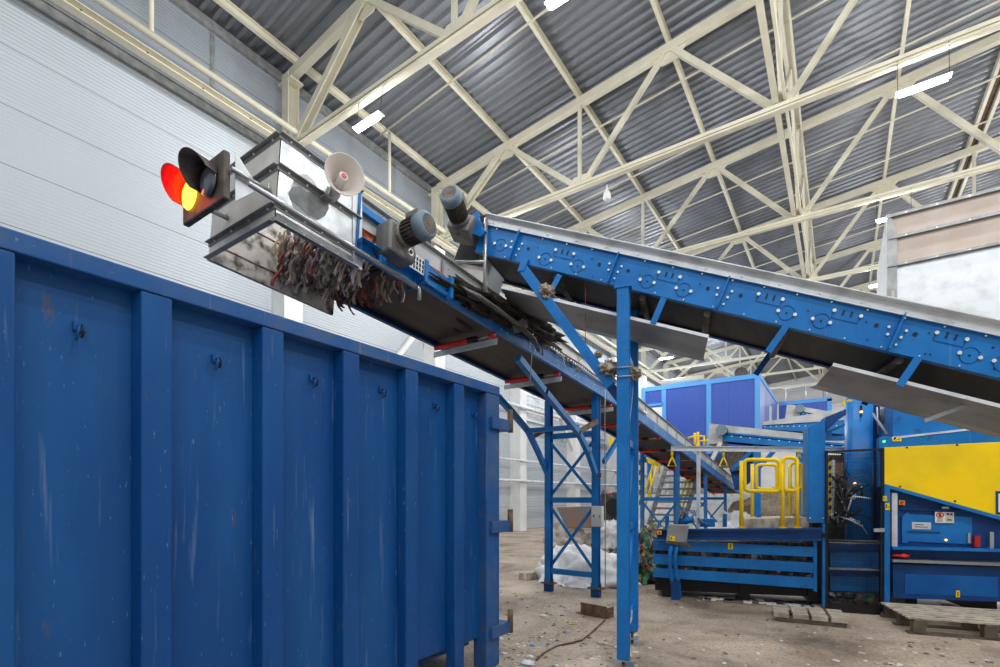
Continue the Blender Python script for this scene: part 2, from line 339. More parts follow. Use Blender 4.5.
# thin tie rods across the bays
for i, y in enumerate([10.9, 15.3, 18.4, 21.8, 24.2, 27.7, 30.0, 34.5, 40.4]):
    mb = MB('cream'); mb.tube((-12.2, y, roofz(-12.2)-.24), (XE-2, y, roofz(XE-2)-.24), .03, 6)
    nm = ['nearest the camera', 'second nearest', 'third nearest', 'fourth nearest', 'fifth nearest', 'sixth nearest', 'seventh nearest', 'eighth nearest', 'ninth nearest']
    tag(mb.build('tie_rod'), 'thin cream tie rod across the roof purlins, %s' % nm[i], 'rod', 'thin tie rods between the trusses')
# longitudinal truss at x=-1.2
t = thing('long_truss', 'cream lengthwise steel truss down the middle of the roof', 'truss', (-1.2, 7.9, BZ))
mb = MB('cream'); x = -1.2
mb.bar((x-.1, 3, BZ+.16), (x-.1, YE-.3, BZ+.16), .13, .13); mb.bar((x+.1, 3, BZ+.16), (x+.1, YE-.3, BZ+.16), .06, .12); mb.build('bottom_chord', t)
mb = MB('cream'); mb.bar((x-.08, 3, roofz(x)-.42), (x-.08, YE-.3, roofz(x)-.42), .1, .13); mb.bar((x+.12, 3, roofz(x)-.42), (x+.12, YE-.3, roofz(x)-.42), .05, .13); mb.build('top_chord', t)
ys = [2]+TY
for a, b2 in zip(ys, ys[1:]):
    mid = (a+b2)/2
    MB('cream').bar((x, a, BZ+.15), (x, mid, roofz(x)-.42), .07, .09).build('diagonal', t)
    MB('cream').bar((x, mid, roofz(x)-.42), (x, b2, BZ+.15), .07, .09).build('diagonal', t)
# rails along the left wall with hangers
t = thing('wall_tie', 'cream tube running along the left wall under the roof with vertical hangers', 'tube', (-12, 3, 11.3))
MB('cream').tube((-12.0, -2, 11.38), (-12.0, YE, 11.38), .075, 10).build('tube', t)
for y in (4.4, 11.1, 17.0, 22.8, 28.7): MB('cream').tube((-12.0, y, 11.38), (-12.0, y, 13.4), .05, 8).build('hanger', t)
mb = MB('cream'); mb.chan((-12.15, -2, 10.88), (-12.15, YE, 10.88), (1, 0, 0), (0, 0, 1), .17, .2, .02); mb.use('black')
for k in range(30): mb.box((-11.98, 1+k*1.1, 10.89), (-11.95, 1.03+k*1.1, 10.93))
tag(mb.build('wall_channel'), 'cream perforated channel running along the left wall below the round tube', 'channel')
# wall pipes / girts
for z, r, lb in ((5.8, .10, 'white pipe high on the left wall between columns'), (3.3, .05, 'thin pipe on the left wall at mid height'), (2.35, .07, 'grey pipe low along the left wall'), (8.0, .09, 'pale pipe high on the far left wall')):
    tag(MB('galv_side').tube((-12.25, 15.5, z), (-12.25, 60, z), r, 8).build('wall_pipe'), lb, 'pipe', 'pipes on the left wall')
# wall bracing seen under the conveyors
for i, (ya, yb) in enumerate(((8.2, 13.7), (20, 25.5), (31.8, 37.2))):
    tag(MB('white_paint').bar((-12.5, ya, 2.0 if i == 0 else 9.8), (-12.5, yb, 8.5 if i == 0 else 4.2), .14, .14).build('wall_brace'), ['white diagonal brace on the left wall seen under the conveyor belt', 'white diagonal wall brace left of the blue cabin', 'white diagonal wall brace deep in the hall'][i], 'brace')
# windows strip on left wall
for i in range(5):
    mb = MB('galv_side'); y0 = 20.6+i*5.9; mb.box((WX-.01, y0, 5.4), (WX+.05, y0+4.4, 8.8)); mb.use('white_paint')
    for k in range(9): mb.box((WX+.05, y0, 5.4+k*.42), (WX+.08, y0+4.4, 5.46+k*.42))
    struct(mb, 'window_%d' % (i+1), 'louvred grey window in the left wall')
# lamps
LM = [(-9.05, 0), (-3.85, 0), (1.45, 1), (-9.2, 1), (1.38, 2), (-9.2, 2), (6.9, 1), (6.9, 2), (1.42, 3), (-9.2, 3), (6.9, 3), (-9.0, 4), (6.9, 4), (-9.2, 5), (6.9, 5), (-9.2, 6), (6.5, 6), (-9.2, 7), (5, 7), (-3.9, -1), (1.4, -1), (6.9, -1), (-3.9, -2), (1.4, -2), (6.9, 0), (1.4, 0), (4.2, -1), (4.2, -2), (6.9, -2)]  # negative truss entries: unseen lamps added to light the container and baler guard
LL = {0: 'lit tube lamp over the metal chute, left of the second truss', 1: 'lit tube lamp at the top edge of the view', 2: 'lit tube lamp hanging on the right, near the hopper', 4: 'small lit tube lamp just left of the beige hopper top', 8: 'small lit tube lamp low beside the hopper edge'}
OD = {-2: 'behind the camera', -1: 'above the camera', 0: 'first', 1: 'second', 2: 'third', 3: 'fourth', 4: 'fifth', 5: 'sixth', 6: 'seventh', 7: 'eighth'}
for i, (x, ti) in enumerate(LM):
    y = (TY[ti] if ti >= 0 else 7.9+5.9*ti)-.2; z = 10.3
    sd_ = 'left wall side' if x < -6 else 'left of the middle' if x < 0 else 'middle' if x < 4 else 'right of the middle' if x < 6 else 'right side'
    t = thing('tube_lamp', LL.get(i, ('lit tube lamp under the %s roof truss, %s of the hall' % (OD[ti], sd_) if ti >= 0 else 'added tube lamp out of view %s, %s of the hall' % (OD[ti], sd_))), 'lamp', (x, y, z), 'tube lamps hanging from the trusses')
    MB('lamp').box((x-.40, y-.06, z-.035), (x+.40, y+.06, z+.03)).build('diffuser', t, .02)
    mb = MB('white_paint'); mb.box((x-.46, y-.09, z+.032), (x+.46, y+.09, z+.05)); mb.build('housing', t)
    for q in (-.42, .42): MB('black').tube((x+q, y, z+.04), (x+q, y+.1, BZ), .006, 5).build('wire', t)
    ld = bpy.data.lights.new('lamp_glow', 'POINT'); ld.shadow_soft_size = .12; ld.energy = 400 if ti < 4 else 620; ld.color = (.97, .98, 1)
    lo = bpy.data.objects.new('lamp_glow', ld); lo.location = (0, 0, -.16); lo.parent = t; COL.objects.link(lo)
# small white sensor under second truss
P = PY(607, 196, 13.75); t = thing('ceiling_sensor', 'small white sensor hanging under the second truss', 'sensor', P)
mb = MB('white_paint'); mb.lathe(P+V((0, 0, -.12)), UP, [(0, 0.001), (0, .07), (.05, .12), (.2, .1), (.28, .04), (.45, .015), (.45, .001)], 12); mb.build('body', t)

# ================================================================= CONTAINER
cx0, cx1 = -2.67, -5.15; yA, yB = -3.4, 3.87; zT = 2.65
t = thing('roll_off_container', 'large ribbed blue steel waste container with scratched sides', 'container', (cx0, 0, 0))
xp = cx0-.095
mb = MB('container_blue')
mb.box((xp-.006, yA, .30), (xp, yB-.02, zT-.05)); mb.box((cx1+.12, yA, .3), (cx1+.126, yB, zT-.05))
mb.box((cx1, yA, .3), (xp, yA+.01, zT-.05))
mb.prism([(xp, yA, .30), (xp-.006, yA, .30), (xp-.30, yA, .16), (xp-.29, yA, .15)], (0, yB-yA, 0))
mb.build('side_wall', t)
MB('container_rail').box((cx1, yA, .13), (xp-.28, yB, .17)).build('floor_plate', t)
mb = MB('container_rail'); mb.box((cx0-.13, yA, zT-.085), (cx0, yB, zT)); mb.build('top_rail', t, .006)
mb = MB('container_rail'); mb.box((cx1, yA, zT-.085), (cx1+.13, yB, zT)); mb.build('top_rail', t, .006)
ribs = [-2.9, -2.35, -1.79, -1.23, -.67, -.11, .45, 1.005, 1.59, 2.14, 2.705, 3.27]
for y in ribs:
    mb = MB('container_blue'); mb.sweep((0, 0, .02), (0, 0, zT-.087), [(xp+.001, y-.075), (cx0-.004, y-.065), (cx0-.004, y+.065), (xp+.001, y+.075)], (1, 0, 0), (0, 1, 0)); mb.build('rib', t, .008)
    mb = MB('container_blue'); mb.sweep((0, 0, .02), (0, 0, zT-.087), [(cx1+.12, y-.12), (cx1+.004, y-.065), (cx1+.004, y+.065), (cx1+.12, y+.12)], (1, 0, 0), (0, 1, 0)); mb.build('rib', t, .008)
mb = MB('container_rail'); mb.box((cx0-.16, 3.66, 0.01), (cx0-.002, yB, zT-.086)); mb.build('corner_post', t, .012)
mb = MB('container_rail'); mb.box((cx1, 3.66, 0.01), (cx1+.16, yB, zT-.086)); mb.build('corner_post', t, .012)
mb = MB('container_rail'); mb.box((cx1+.18, yB-.05, .2), (cx0-.2, yB, zT-.1)); mb.build('rear_door', t)
for z in (2.29, 1.32, .34):
    h = MB('container_rail'); h.box((cx0-.16, 3.70, z-.055), (cx0+.035, 4.0, z+.055)); hh = h.build('hinge', t, .006)
    MB('rust').tube((cx0+.02, 4.02, z-.06), (cx0+.02, 4.02, z+.16), .028, 10).build('hinge_pin', hh)
for px, py in ((79, 327), (216, 359), (312.6, 378.6), (381, 390), (434.5, 405), (473, 413.5)):
    P = PX(px, py, xp+.002)
    mb = MB('container_blue'); mb.box(P+V((0, -.022, -.02)), P+V((.012, .022, .02))); mb.use('black'); mb.path([P+V((.01, 0, 0)), P+V((.04, 0, .0)), P+V((.055, 0, -.02)), P+V((.045, 0, -.05)), P+V((.03, 0, -.05))], .005, 6)
    mb.use('container_blue'); mb.path([P+V((.01, 0, .0)), P+V((.045, -.01, -.005)), P+V((.04, -.02, -.07))], .006, 6); mb.build('net_hook', t)
for y0 in (-3.0, 0.2, 3.0):
    mb = MB('container_rail'); mb.box((xp-.5, y0, .0), (xp-.3, y0+.25, .14)); mb.build('skid', t)

# ================================================================= CONVEYOR 1 (discharge over container)
SL = .075; cs = 1/math.sqrt(1+SL*SL); A1 = V((0, cs, -SL*cs)); W1 = V((0, SL*cs, cs)); O1 = V((-3.12, 7.4, 3.21)); XI = V((-1, 0, 0))
YK = 8.5
def c1(y, x=0, w=0):
    z = 3.21-.075*(y-7.4) if y < YK else 3.1275-.118*(y-YK)
    return V((-3.12-x, y+w*.08, z+w))
def segs(a, b):
    return [(p, q) for p, q in ((a, min(b, YK)), (max(a, YK), b)) if q > p+.01]
def slab(mb, a, b, x, w, hx, hw):
    for p, q in segs(a, b):
        A_, B_ = c1(p, x, w), c1(q, x, w); d = B_-A_; up_ = V((0, -d.z, d.y)).normalized(); mb.ob((A_+B_)/2, d/2, V((hx, 0, 0)), up_*hw)
    return mb
T1 = thing('discharge_conveyor', 'long blue belt conveyor descending away from the chute above the container', 'conveyor', (-3.6, 7.4, 3.2))
def frame1(x, sgn, a, b2):
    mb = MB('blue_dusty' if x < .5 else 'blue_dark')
    for p_, q_ in segs(a, b2): mb.chan(c1(p_, x), c1(q_, x), V((-sgn, 0, 0)), W1, .19, .05, .008)
    mb.use('bolt'); y = a+.3
    while y < b2:
        for k, w in ((0, .05), (.12, .05), (.06, .1)): mb.disc(c1(y+k, x, w)+V((.003*sgn, 0, 0)), (1, 0, 0), .007, .01, 6)
        y += .62
    return mb.build('side_rail', T1)
frame1(0, 1, 3.0, 20.8); frame1(.96, -1, 2.2, 20.8)
mb = MB('rubber'); slab(mb, 2.9, 20.6, .48, .055, .44, .006); slab(mb, 2.9, 20.6, .48, .2, .42, .006)
mb.tube(c1(2.95, .06, .13), c1(2.95, .9, .13), .085, 16); mb.tube(c1(20.7, .06, .13), c1(20.7, .9, .13), .085, 16); mb.build('belt', T1)
for x in (.03, .93):
    d = 1 if x < .5 else -1
    mb = MB('galv_far'); slab(mb, 2.4, 20.9, x, .30, .004, .115)
    for p_, q_ in segs(2.4, 20.9): mb.angle(c1(p_, x, .415), c1(q_, x, .415), V((d, 0, 0)), -W1, .04, .006)
    y = 2.8
    while y < 20.8: mb.use('angle_iron').ob(c1(y, x-.02*d, .285), A1*.010, V((.005, 0, 0)), W1*.09); mb.use('bolt').disc(c1(y+.1, x-.01*d, .34), (1, 0, 0), .008, .01, 6); mb.use('galv_far'); y += .75
    mb.use('angle_iron'); slab(mb, 2.4, 20.9, x-.01*d, .408, .010, .007); mb.build('side_guard', T1)
mb = MB('galv_side'); slab(mb, 4.9, 9.5, -.02, .215, .015, .022); mb.use('black'); y = 5.05
while y < 9.3: mb.ob(c1(y, -.037, .215), A1*.018, V((.002, 0, 0)), W1*.014); y += .07
mb.build('cable_tray', T1)
for i, y in enumerate([4.49, 6.02, 7.88, 9.3, 10.6, 11.9, 13.2, 14.5, 15.8, 17.1, 18.4, 19.7]):
    rw = -.02; r_ = MB('bright_red'); r_.tube(c1(y, .42, rw), c1(y, .93, rw), .030, 10); r_.use('black').tube(c1(y, .30, rw), c1(y, .42, rw), .036, 10); r_.use('steel').tube(c1(y, .03, rw), c1(y, .30, rw), .014, 8); r_.use('bright_red').tube(c1(y, .04, rw), c1(y, .12, rw), .03, 10)
    ro = r_.build('return_roller', T1)
    if i < 3: MB('galv_side').ob(c1(y-.0, .48, -.10), V((.47, 0, 0)), A1*.004, W1*.035).build('scraper_bar', ro)
# flexible cables along near side
mb = MB('orange'); mb.path([c1(3.35+.16*k, -.03+.02*math.sin(k*1.7), .2+.025*math.sin(k*2.3)) for k in range(12)], .008, 5)
mb.use('black').path([c1(3.1+.2*k, -.05+.02*math.sin(k*1.1), .17+.03*math.sin(k*1.9)) for k in range(12)], .009, 5)
mb.use('rust').path([c1(5.3+.3*k, -.08, .2+.012*math.sin(k*2.1)) for k in range(9)], .009, 5); mb.build('cable', T1)
mb = MB('blue'); mb.chan(c1(3.2, -.04, .02), c1(3.62, -.04, .02), (-1, 0, 0), W1, .17, .03, .006)
for y in (3.25, 3.6): mb.ob(c1(y, -.05, .1), A1*.02, V((.03, 0, 0)), W1*.1)
mb.build('side_rail', T1)
mb = MB('galv_side'); P = c1(3.12, -.06, .12); mb.ob(P, A1*.12, V((.006, 0, 0)), W1*.07); mb.use('black')
for i in range(6):
    for j in (-1, 0, 1): mb.ob(P+A1*(-.09+i*.036)+W1*j*.04+V((.006, 0, 0)), A1*.009, V((.003, 0, 0)), W1*.015)
mb.build('guard_plate', T1)
mb = MB('film_grey'); P = c1(4.6, -.1, .12); mb.prism([P, P+A1*.16+W1*.14, P+A1*.22+W1*.02, P+A1*.05-W1*.1], (.08, 0, 0)); mb.build('flap', T1)
# head frame
mb = MB('blue'); ya, yb = 2.52, 3.15
mb.chan(c1(ya, -.03, -.10), c1(yb, -.03, -.10), (-1, 0, 0), W1, .13, -.07, .008)
mb.ob(c1(ya, .0, .17), A1*.012, V((.04, 0, 0)), W1*.27); mb.ob(c1(ya+.33, .0, .17), A1*.03, V((.012, 0, 0)), W1*.14)
mb.ob(c1((ya+yb)/2-.05, .0, .31), A1*.27, V((.02, 0, 0)), W1*.03); mb.ob(c1((ya+yb)/2, .0, .03), A1*.3, V((.02, 0, 0)), W1*.03)
mb.ob(c1(yb, .0, -.03), A1*.008, V((.05, 0, 0)), W1*.07)
mb.build('head_frame', T1, .004)
mb = MB('blue'); P = c1(2.75, -.06, -.04); mb.ob(P, A1*.035, V((.025, 0, 0)), W1*.03); mb.tube(P, P+V((.04, 0, 0)), .02, 10); mb.use('black').path([P+A1*.0, P-A1*.08+W1*.02, P-A1*.1+W1*.1], .008, 6); mb.build('bearing_block', T1, .004)
MB('orange').tube(c1(2.72, .05, .2), c1(2.72, .9, .2), .075, 16).build('head_drum', T1)
# long conduit pipe from signal light along near side
mb = MB('steel'); a = PX(248, 183, -3.03); b2 = PX(417, 287, -3.03); mb.tube(a, b2, .018, 8)
mb.path([b2, b2+V((0, .02, -.01)), b2+V((0, .03, -.03)), b2+V((0, .03, -.10))], .018, 8); tag(mb.build('conduit_pipe'), 'grey steel conduit pipe running along the chute and conveyor side', 'pipe')

# ================================================================= CHUTE BOX
yb0, yb1, xl, xr, hh = 1.85, 2.53, -4.0, -3.10, .62
def cb(x, y, w): return V((x, y, 3.43-(y-yb0)*.0)) + V((0, 0, -SL*(y-yb0))) + W1*w
T2 = thing('discharge_chute', 'open bottomed galvanised sheet metal chute box above the container', 'chute', (-3.55, 2.2, 3.43))
def plate(nm, a, b2, c, d, th, m, mats=None):
    mb = MB(m); mb.prism([a, b2, c, d], th); return mb.build(nm, T2)
plate('side_plate', cb(xr, yb0, 0), cb(xr, yb1, 0), cb(xr, yb1, hh), cb(xr, yb0, hh), V((-.006, 0, 0)), 'galv')
plate('side_plate', cb(xl, yb0, 0), cb(xl, yb1+.45, 0), cb(xl, yb1+.45, hh), cb(xl, yb0, hh), V((.006, 0, 0)), 'galv_dirty')
plate('end_plate', cb(xl, yb0, 0), cb(xr, yb0, 0), cb(xr, yb0, hh), cb(xl, yb0, hh), V((0, .006, 0)), 'beige_grey')
EY = V((0, -1, 0)); XP = V((1, 0, 0))
for w, d in ((.0, 1), (.13, -1), (.40, -1), (hh, -1)):
    aw = .035
    mb = MB('angle_iron' if w else 'galv_dull'); mb.angle(cb(xl-.01, yb0, w), cb(xr+.004, yb0, w), EY, W1*d, aw, .006)
    mb.use('bolt'); 
    for k in range(4): mb.disc(cb(xl+.1+k*.24, yb0-.008, w+d*.018), (0, 1, 0), .009, .014, 6)
    mb.build('angle_iron', T2)
    mb = MB('angle_iron' if w else 'galv_dull'); mb.angle(cb(xr, yb0-.01, w), cb(xr, yb1, w), XP, W1*d, aw, .006); mb.use('bolt')
    for k in range(5): mb.disc(cb(xr+.008, yb0+.07+k*.14, w+d*.018), (1, 0, 0), .008, .014, 6)
    mb.build('angle_iron', T2)
mb = MB('angle_iron'); mb.angle(cb(xl, yb0, 0), cb(xl, yb1+.45, 0), XI, W1, .03, .006); mb.build('angle_iron', T2)
mb = MB('rust'); 
for w in (.13, .40): mb.bar(cb(xl+.009, yb0+.02, w), cb(xl+.009, yb1+.4, w), .006, .010)
mb.build('seam', T2)
mb = MB('galv_side'); mb.box(cb(xr+.001, yb1-.045, .0), cb(xr+.008, yb1, hh-.02)); mb.build('edge_strip', T2)
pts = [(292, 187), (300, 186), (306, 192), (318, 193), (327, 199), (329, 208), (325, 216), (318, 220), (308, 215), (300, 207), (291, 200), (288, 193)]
mb = MB('reflection_patch'); mb.prism([PX(x, y, xr+.0015) for x, y in pts], (.001, 0, 0)); mb.build('reflection_patch', T2)  # grey reflection on the chute side, painted as a thin patch

# signal light
P0 = V((-3.49, 1.6, 3.645)); T3 = thing('traffic_signal', 'two lens dark traffic signal with red light glowing, held off the chute end', 'traffic light', P0)
mb = MB('motor_dark'); mb.box((-3.77, 1.57, 3.49), (-3.20, 1.615, 3.80)); mb.build('housing', T3, .012)
mb = MB('galv_side'); mb.prism([(-3.2, 1.64, 3.5), (-3.2, 1.64, 3.82), (-3.2, 1.86-.1, 3.70), (-3.2, 1.86-.1, 3.62)], (.006, 0, 0)); mb.build('bracket', T3)
for xc, lm, lens in ((-3.62, 'signal_ring', 'signal_red'), (-3.365, 'black', 'glass_dark')):
    c = V((xc, 1.556, 3.645)); mb = MB(lens); mb.lathe(c, (0, -1, 0), [(0, .1), (.012, .095), (.026, .06), (.032, .001)], 20); l = mb.build('lens', T3)
    vs = []; fs = []; n = 22
    for j in range(n+1):
        a = math.radians(5+200*j/n); Lg = .155*(.45+.55*max(0, math.sin(math.radians(90*(1-abs(2*j/n-1))))))
        for r_, yy in ((.105, 0), (.112, -Lg), (.1165, -Lg), (.110, 0)): vs.append(c+V((math.cos(a)*r_, yy, math.sin(a)*r_+ (.012 if yy else 0))))
    for j in range(n):
        for k in range(4): fs.append((j*4+k, j*4+(k+1) % 4, (j+1)*4+(k+1) % 4, (j+1)*4+k))
    fs += [(0, 1, 2, 3), (n*4+3, n*4+2, n*4+1, n*4)]
    mb = MB('red' if lens == 'signal_red' else 'motor_dark'); mb.add(vs, fs, True); mb.build('visor', T3)
for a, b2 in ((V((-3.17, 1.60, 3.68)), V((-3.17, 1.86, 3.66))), (V((-3.73, 1.62, 3.67)), V((-3.73, 1.86, 3.66)))):
    mb = MB('steel'); mb.tube(a, b2, .017, 8); mb.tube(b2+V((0, -.01, 0)), b2+V((0, -.01, .05)), .008, 6); mb.build('support_arm', T3)
ld = bpy.data.lights.new('signal_glow', 'POINT'); ld.energy = 1.6; ld.color = (1, .05, .04); ld.shadow_soft_size = .05
lo = bpy.data.objects.new('signal_glow', ld); lo.parent = T3; lo.location = V((-3.62, 1.45, 3.635))-P0; COL.objects.link(lo)

# horn loudspeaker
P = V((-3.03, 2.37, 3.80)); ax = V((.86, -.30, .25)).normalized()
c = on(344, 176, (-2.82, 2.3, 3.8), (.8, -.6, 0))
T4 = thing('horn_loudspeaker', 'white flared horn loudspeaker mounted on the metal chute side', 'loudspeaker', c)
ax = (V((.80, -.25, .10))).normalized(); o = c-ax*.17; ud = V((0, .45, .85))
mb = MB('horn'); mb.lathe(o, ax, [(-.10, .001), (-.10, .045), (-.02, .05), (0, .04), (.05, .05), (.11, .075), (.16, .12), (.185, .145), (.19, .15), (.186, .15)], 28, 1.12, .92, ud); mb.build('bell', T4)
mb = MB('horn_in'); mb.lathe(o, ax, [(.188, .147), (.16, .115), (.11, .07), (.05, .045), (.03, .001)], 28, 1.12, .92, ud); mb.build('inner_throat', T4)
mb = MB('horn'); mb.lathe(o, ax, [(.03, .028), (.12, .030), (.165, .034), (.17, .026), (.172, .001)], 16); mb.use('bright_red').lathe(o, ax, [(.1725, .018), (.1735, .016), (.174, .007), (.1742, .0065)], 16); mb.build('centre_cone', T4)
mb = MB('galv_dull'); mb.box(c+V((-.30, -.04, -.10)), c+V((-.16, .03, -.085))); mb.bar(c+V((-.20, 0, -.09)), c+V((-.16, 0, -.02)), .05, .01, (0, 1, 0)); mb.tube(o-ax*.16, o-ax*.09, .04, 12); mb.build('bracket', T4)

# gear motors
def motor(nm, label, g, ax, L, r, up, gsize, parent_loc, mo=0):
    ax = V(ax).normalized(); up = V(up); up = (up-ax*up.dot(ax)).normalized(); sd = ax.cross(up)
    t = thing(nm, label, 'motor', parent_loc)
    mb = MB('motor_grey'); gx, gy, gz = gsize
    mb.ob(g, ax*gx, sd*gy, up*gz); mb.build('gearbox', t, .02)
    g = g+up*mo
    mb = MB('motor_grey'); mb.tube(g+ax*gx*.9, g+ax*(gx+.05), r*.95, 20); mb.build('flange', t)
    s0 = g+ax*(gx+.05); mb = MB('motor_dark'); mb.tube(s0, s0+ax*(L-.1), r*.82, 20)
    for k in range(22):
        a = 2*math.pi*k/22; d = up*math.cos(a)+sd*math.sin(a); mb.ob(s0+ax*(L-.1)/2+d*r*.88, ax*((L-.1)/2), d*r*.1, ax.cross(d)*r*.03)
    mb.build('stator', t)
    e = s0+ax*(L-.1); mb = MB('motor_blue'); mb.lathe(e, ax, [(0, r*.85), (0, r*1.02), (.06, r*1.04), (.085, r*.98), (.10, r*.80), (.10, r*.72)], 24); f = mb.build('fan_cover', t)
    mb = MB('motor_dark'); mb.disc(e+ax*.098, ax, r*.74, .004, 24); mb.use('rust').disc(e+ax*.102, ax, r*.2, .004, 12); mb.use('motor_grey')
    for q in range(8): a = math.pi*q/8; d = up*math.cos(a)+sd*math.sin(a); mb.ob(e+ax*.101, d*r*.7, ax*.001, ax.cross(d)*.002)
    mb.build('grille', f)
    mb = MB('motor_grey'); mb.ob(s0+ax*(L*.35)+up*r*1.12, ax*.07, sd*.05, up*r*.22); mb.build('terminal_box', t, .008)
    return t, up, sd, ax
g1 = V((-3.02, 2.86, 3.68)); t, up, sd, ax = motor('gear_motor', 'grey gear motor with blue fan cap on the lower conveyor head', g1, (1, .0, .03), .235, .104, W1, (.09, .14, .13), g1, .05)
mb = MB('motor_grey'); q = g1+V((.09, .07, -.06)); mb.lathe(q, (1, 0, 0), [(-.1, .075), (.0, .075), (.015, .06), (.015, .03)], 18); mb.use('steel').disc(q+V((.014, 0, 0)), (1, 0, 0), .03, .01, 14); mb.use('black').disc(q+V((.02, 0, 0)), (1, 0, 0), .016, .01, 12); mb.build('shaft_hub', t)

# ================================================================= CONVEYOR 2 (upper)
K = V((-1.73, 4.58, 0)); al = math.atan(.399)
A2 = (U*math.cos(al)-UP*math.sin(al)).normalized(); W2 = (U*math.sin(al)+UP*math.cos(al)).normalized()
Q0 = on(622, 287, K, N)
def l2(px, py, off=0):
    P = on(px, py, K+N*off, N); d = P-Q0; return d.dot(A2), d.dot(W2)
def c2(tt, n=0, w=0): return Q0+A2*tt+N*n+W2*w
tL = l2(474, 254)[0]; tR = l2(1080, 398)[0]; HB = l2(622, 254.5)[1]; HG = l2(622, 244)[1]; WD = .86
T5 = thing('upper_conveyor', 'big bright blue belt conveyor rising to the left across the view', 'conveyor', Q0)
def side2(n0, sg, m):
    mb = MB(m); mb.chan(c2(tL, n0, 0), c2(tR, n0, 0), N*sg, W2, HB, .06, .008)
    return mb
mb = side2(0, 1, 'blue')
mods = [l2(511, 260)[0], l2(609, 282)[0], l2(717, 308)[0], l2(888, 347.7)[0]]; print('MODS', mods, tL, tR, HB, HG)
fn = lambda tt, w, e=0: c2(tt, -.004-e, w)
bolts = []; holes = []; slots = []; rings = []
mods.append(mods[3]+(mods[3]-mods[2])); mods.append(mods[4]+.9)
for px, py in ((500.7, 245), (545.3, 259.2), (577.5, 266), (647.2, 281.5), (683.5, 290), (786.3, 313), (821, 321), (969.3, 355.5), (1004, 363.5)): rings.append(l2(px, py))
for px, py in ((565, 252.2), (669.4, 275), (770.4, 297), (847.3, 313.6), (951.2, 336.3)): slots.append(l2(px, py))
for px, py, r_ in ((528.5, 248.7, .016), (599.4, 264.5, .016), (628.3, 270.7, .016), (708, 288.4, .016), (740.7, 295.6, .016), (876.3, 325.5, .016), (915, 334.4, .017), (538, 247.5, .006), (592, 259, .007), (640, 275, .006), (700, 284, .006), (757, 298, .007), (808, 311, .006), (866, 322, .006), (929, 333, .006), (993, 347.5, .008), (994, 369, .007), (867, 340, .006), (925, 354, .006), (930, 354.5, .006), (550, 272, .006), (593, 277, .006)): holes.append((*l2(px, py), r_))
for m_ in mods:
    for dx in (-.045, .05):
        for w in (.62, .42): bolts.append((m_+dx*(1.3 if w > .5 else 1), HB*w, .011))
    bolts.append((m_+.04, HB*.2, .009))
q = tL+.1
while q < tR: bolts.append((q, .016, .006)); bolts.append((q+.07, HB-.018, .007)); q += .27
for a, w, r in bolts:
    if tL+.05 < a < tR: mb.use('bolt').disc(fn(a, w, .003), N, r, .014, 8)
for a, w, r in holes:
    if tL+.05 < a < tR: mb.use('black').disc(fn(a, w), N, r, .003, 10)
for a, w in slots:
    if tL+.2 < a < tR:
        for d in (-.03, .03): mb.use('black').ob(fn(a+d, w), A2*.007, N*.0015, W2*.022)
        for d in (-.10, .10): mb.use('bolt').disc(fn(a+d, w, .004), N, .015, .014, 8)
        mb.use('blue_dark').ob(fn(a, w-.06), A2*.10, N*.001, W2*.002)
        for d in (-.1, .1): mb.ob(fn(a+d, w-.03), A2*.002, N*.001, W2*.03)
for a, w in rings:
    if tL+.1 < a < tR:
        mb.use('blue_dark').path([fn(a+.062*math.cos(z), w+.062*math.sin(z), -.001) for z in [2*math.pi*i/20 for i in range(21)]], .0022, 4)
        mb.use('black').disc(fn(a, w), N, .008, .003, 8)
        for d in (-1, 1): mb.use('bolt').disc(fn(a+d*.068, w-.0, .004), N, .015, .014, 8)
mb.build('side_frame', T5)
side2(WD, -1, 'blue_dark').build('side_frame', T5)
for tt in mods:
    if tt < tR: MB('blue').ob(c2(tt, -.03, HB/2), A2*.006, N*.03, W2*(HB/2-.004)).build('stiffener', T5)
mb = MB('galv_side'); mb.sweep(c2(tL, 0, HB), c2(tR, 0, HB), [(-.03, 0), (0, 0), (0, HG-HB-.01), (-.06, HG-HB-.005), (-.06, HG-HB+.004), (.012, HG-HB+.004), (.012, -.0), (-.03, -.006)], N, W2)
mb.use('bolt'); tt = tL+.1
while tt < tR: mb.disc(c2(tt, -.005, HB+.035), N, .008, .014, 6); tt += .32
mb.build('side_guard', T5)
mb = MB('galv_side'); mb.ob((c2(tL, WD, HB+.1)+c2(tR, WD, HB+.1))/2, A2*(tR-tL)/2, N*.005, W2*.1); mb.build('side_guard', T5)
mb = MB('rubber'); mb.ob((c2(tL+.1, WD/2, .03)+c2(tR, WD/2, .03))/2, A2*((tR-tL)/2-.05), N*(WD/2-.03), W2*.006); mb.ob((c2(tL, WD/2, HB-.06)+c2(tR, WD/2, HB-.06))/2, A2*((tR-tL)/2), N*(WD/2-.03), W2*.006)
mb.tube(c2(tL+.06, .05, .13), c2(tL+.06, WD-.05, .13), .1, 16); mb.build('belt', T5)
# dusty return zone and cross rollers
for px in (545, 640, 712, 800, 930):
    a = l2(px, 300)[0]; MB('motor_dark').tube(c2(a, .06, -.03), c2(a, WD-.06, -.03), .03, 10).build('return_roller', T5)
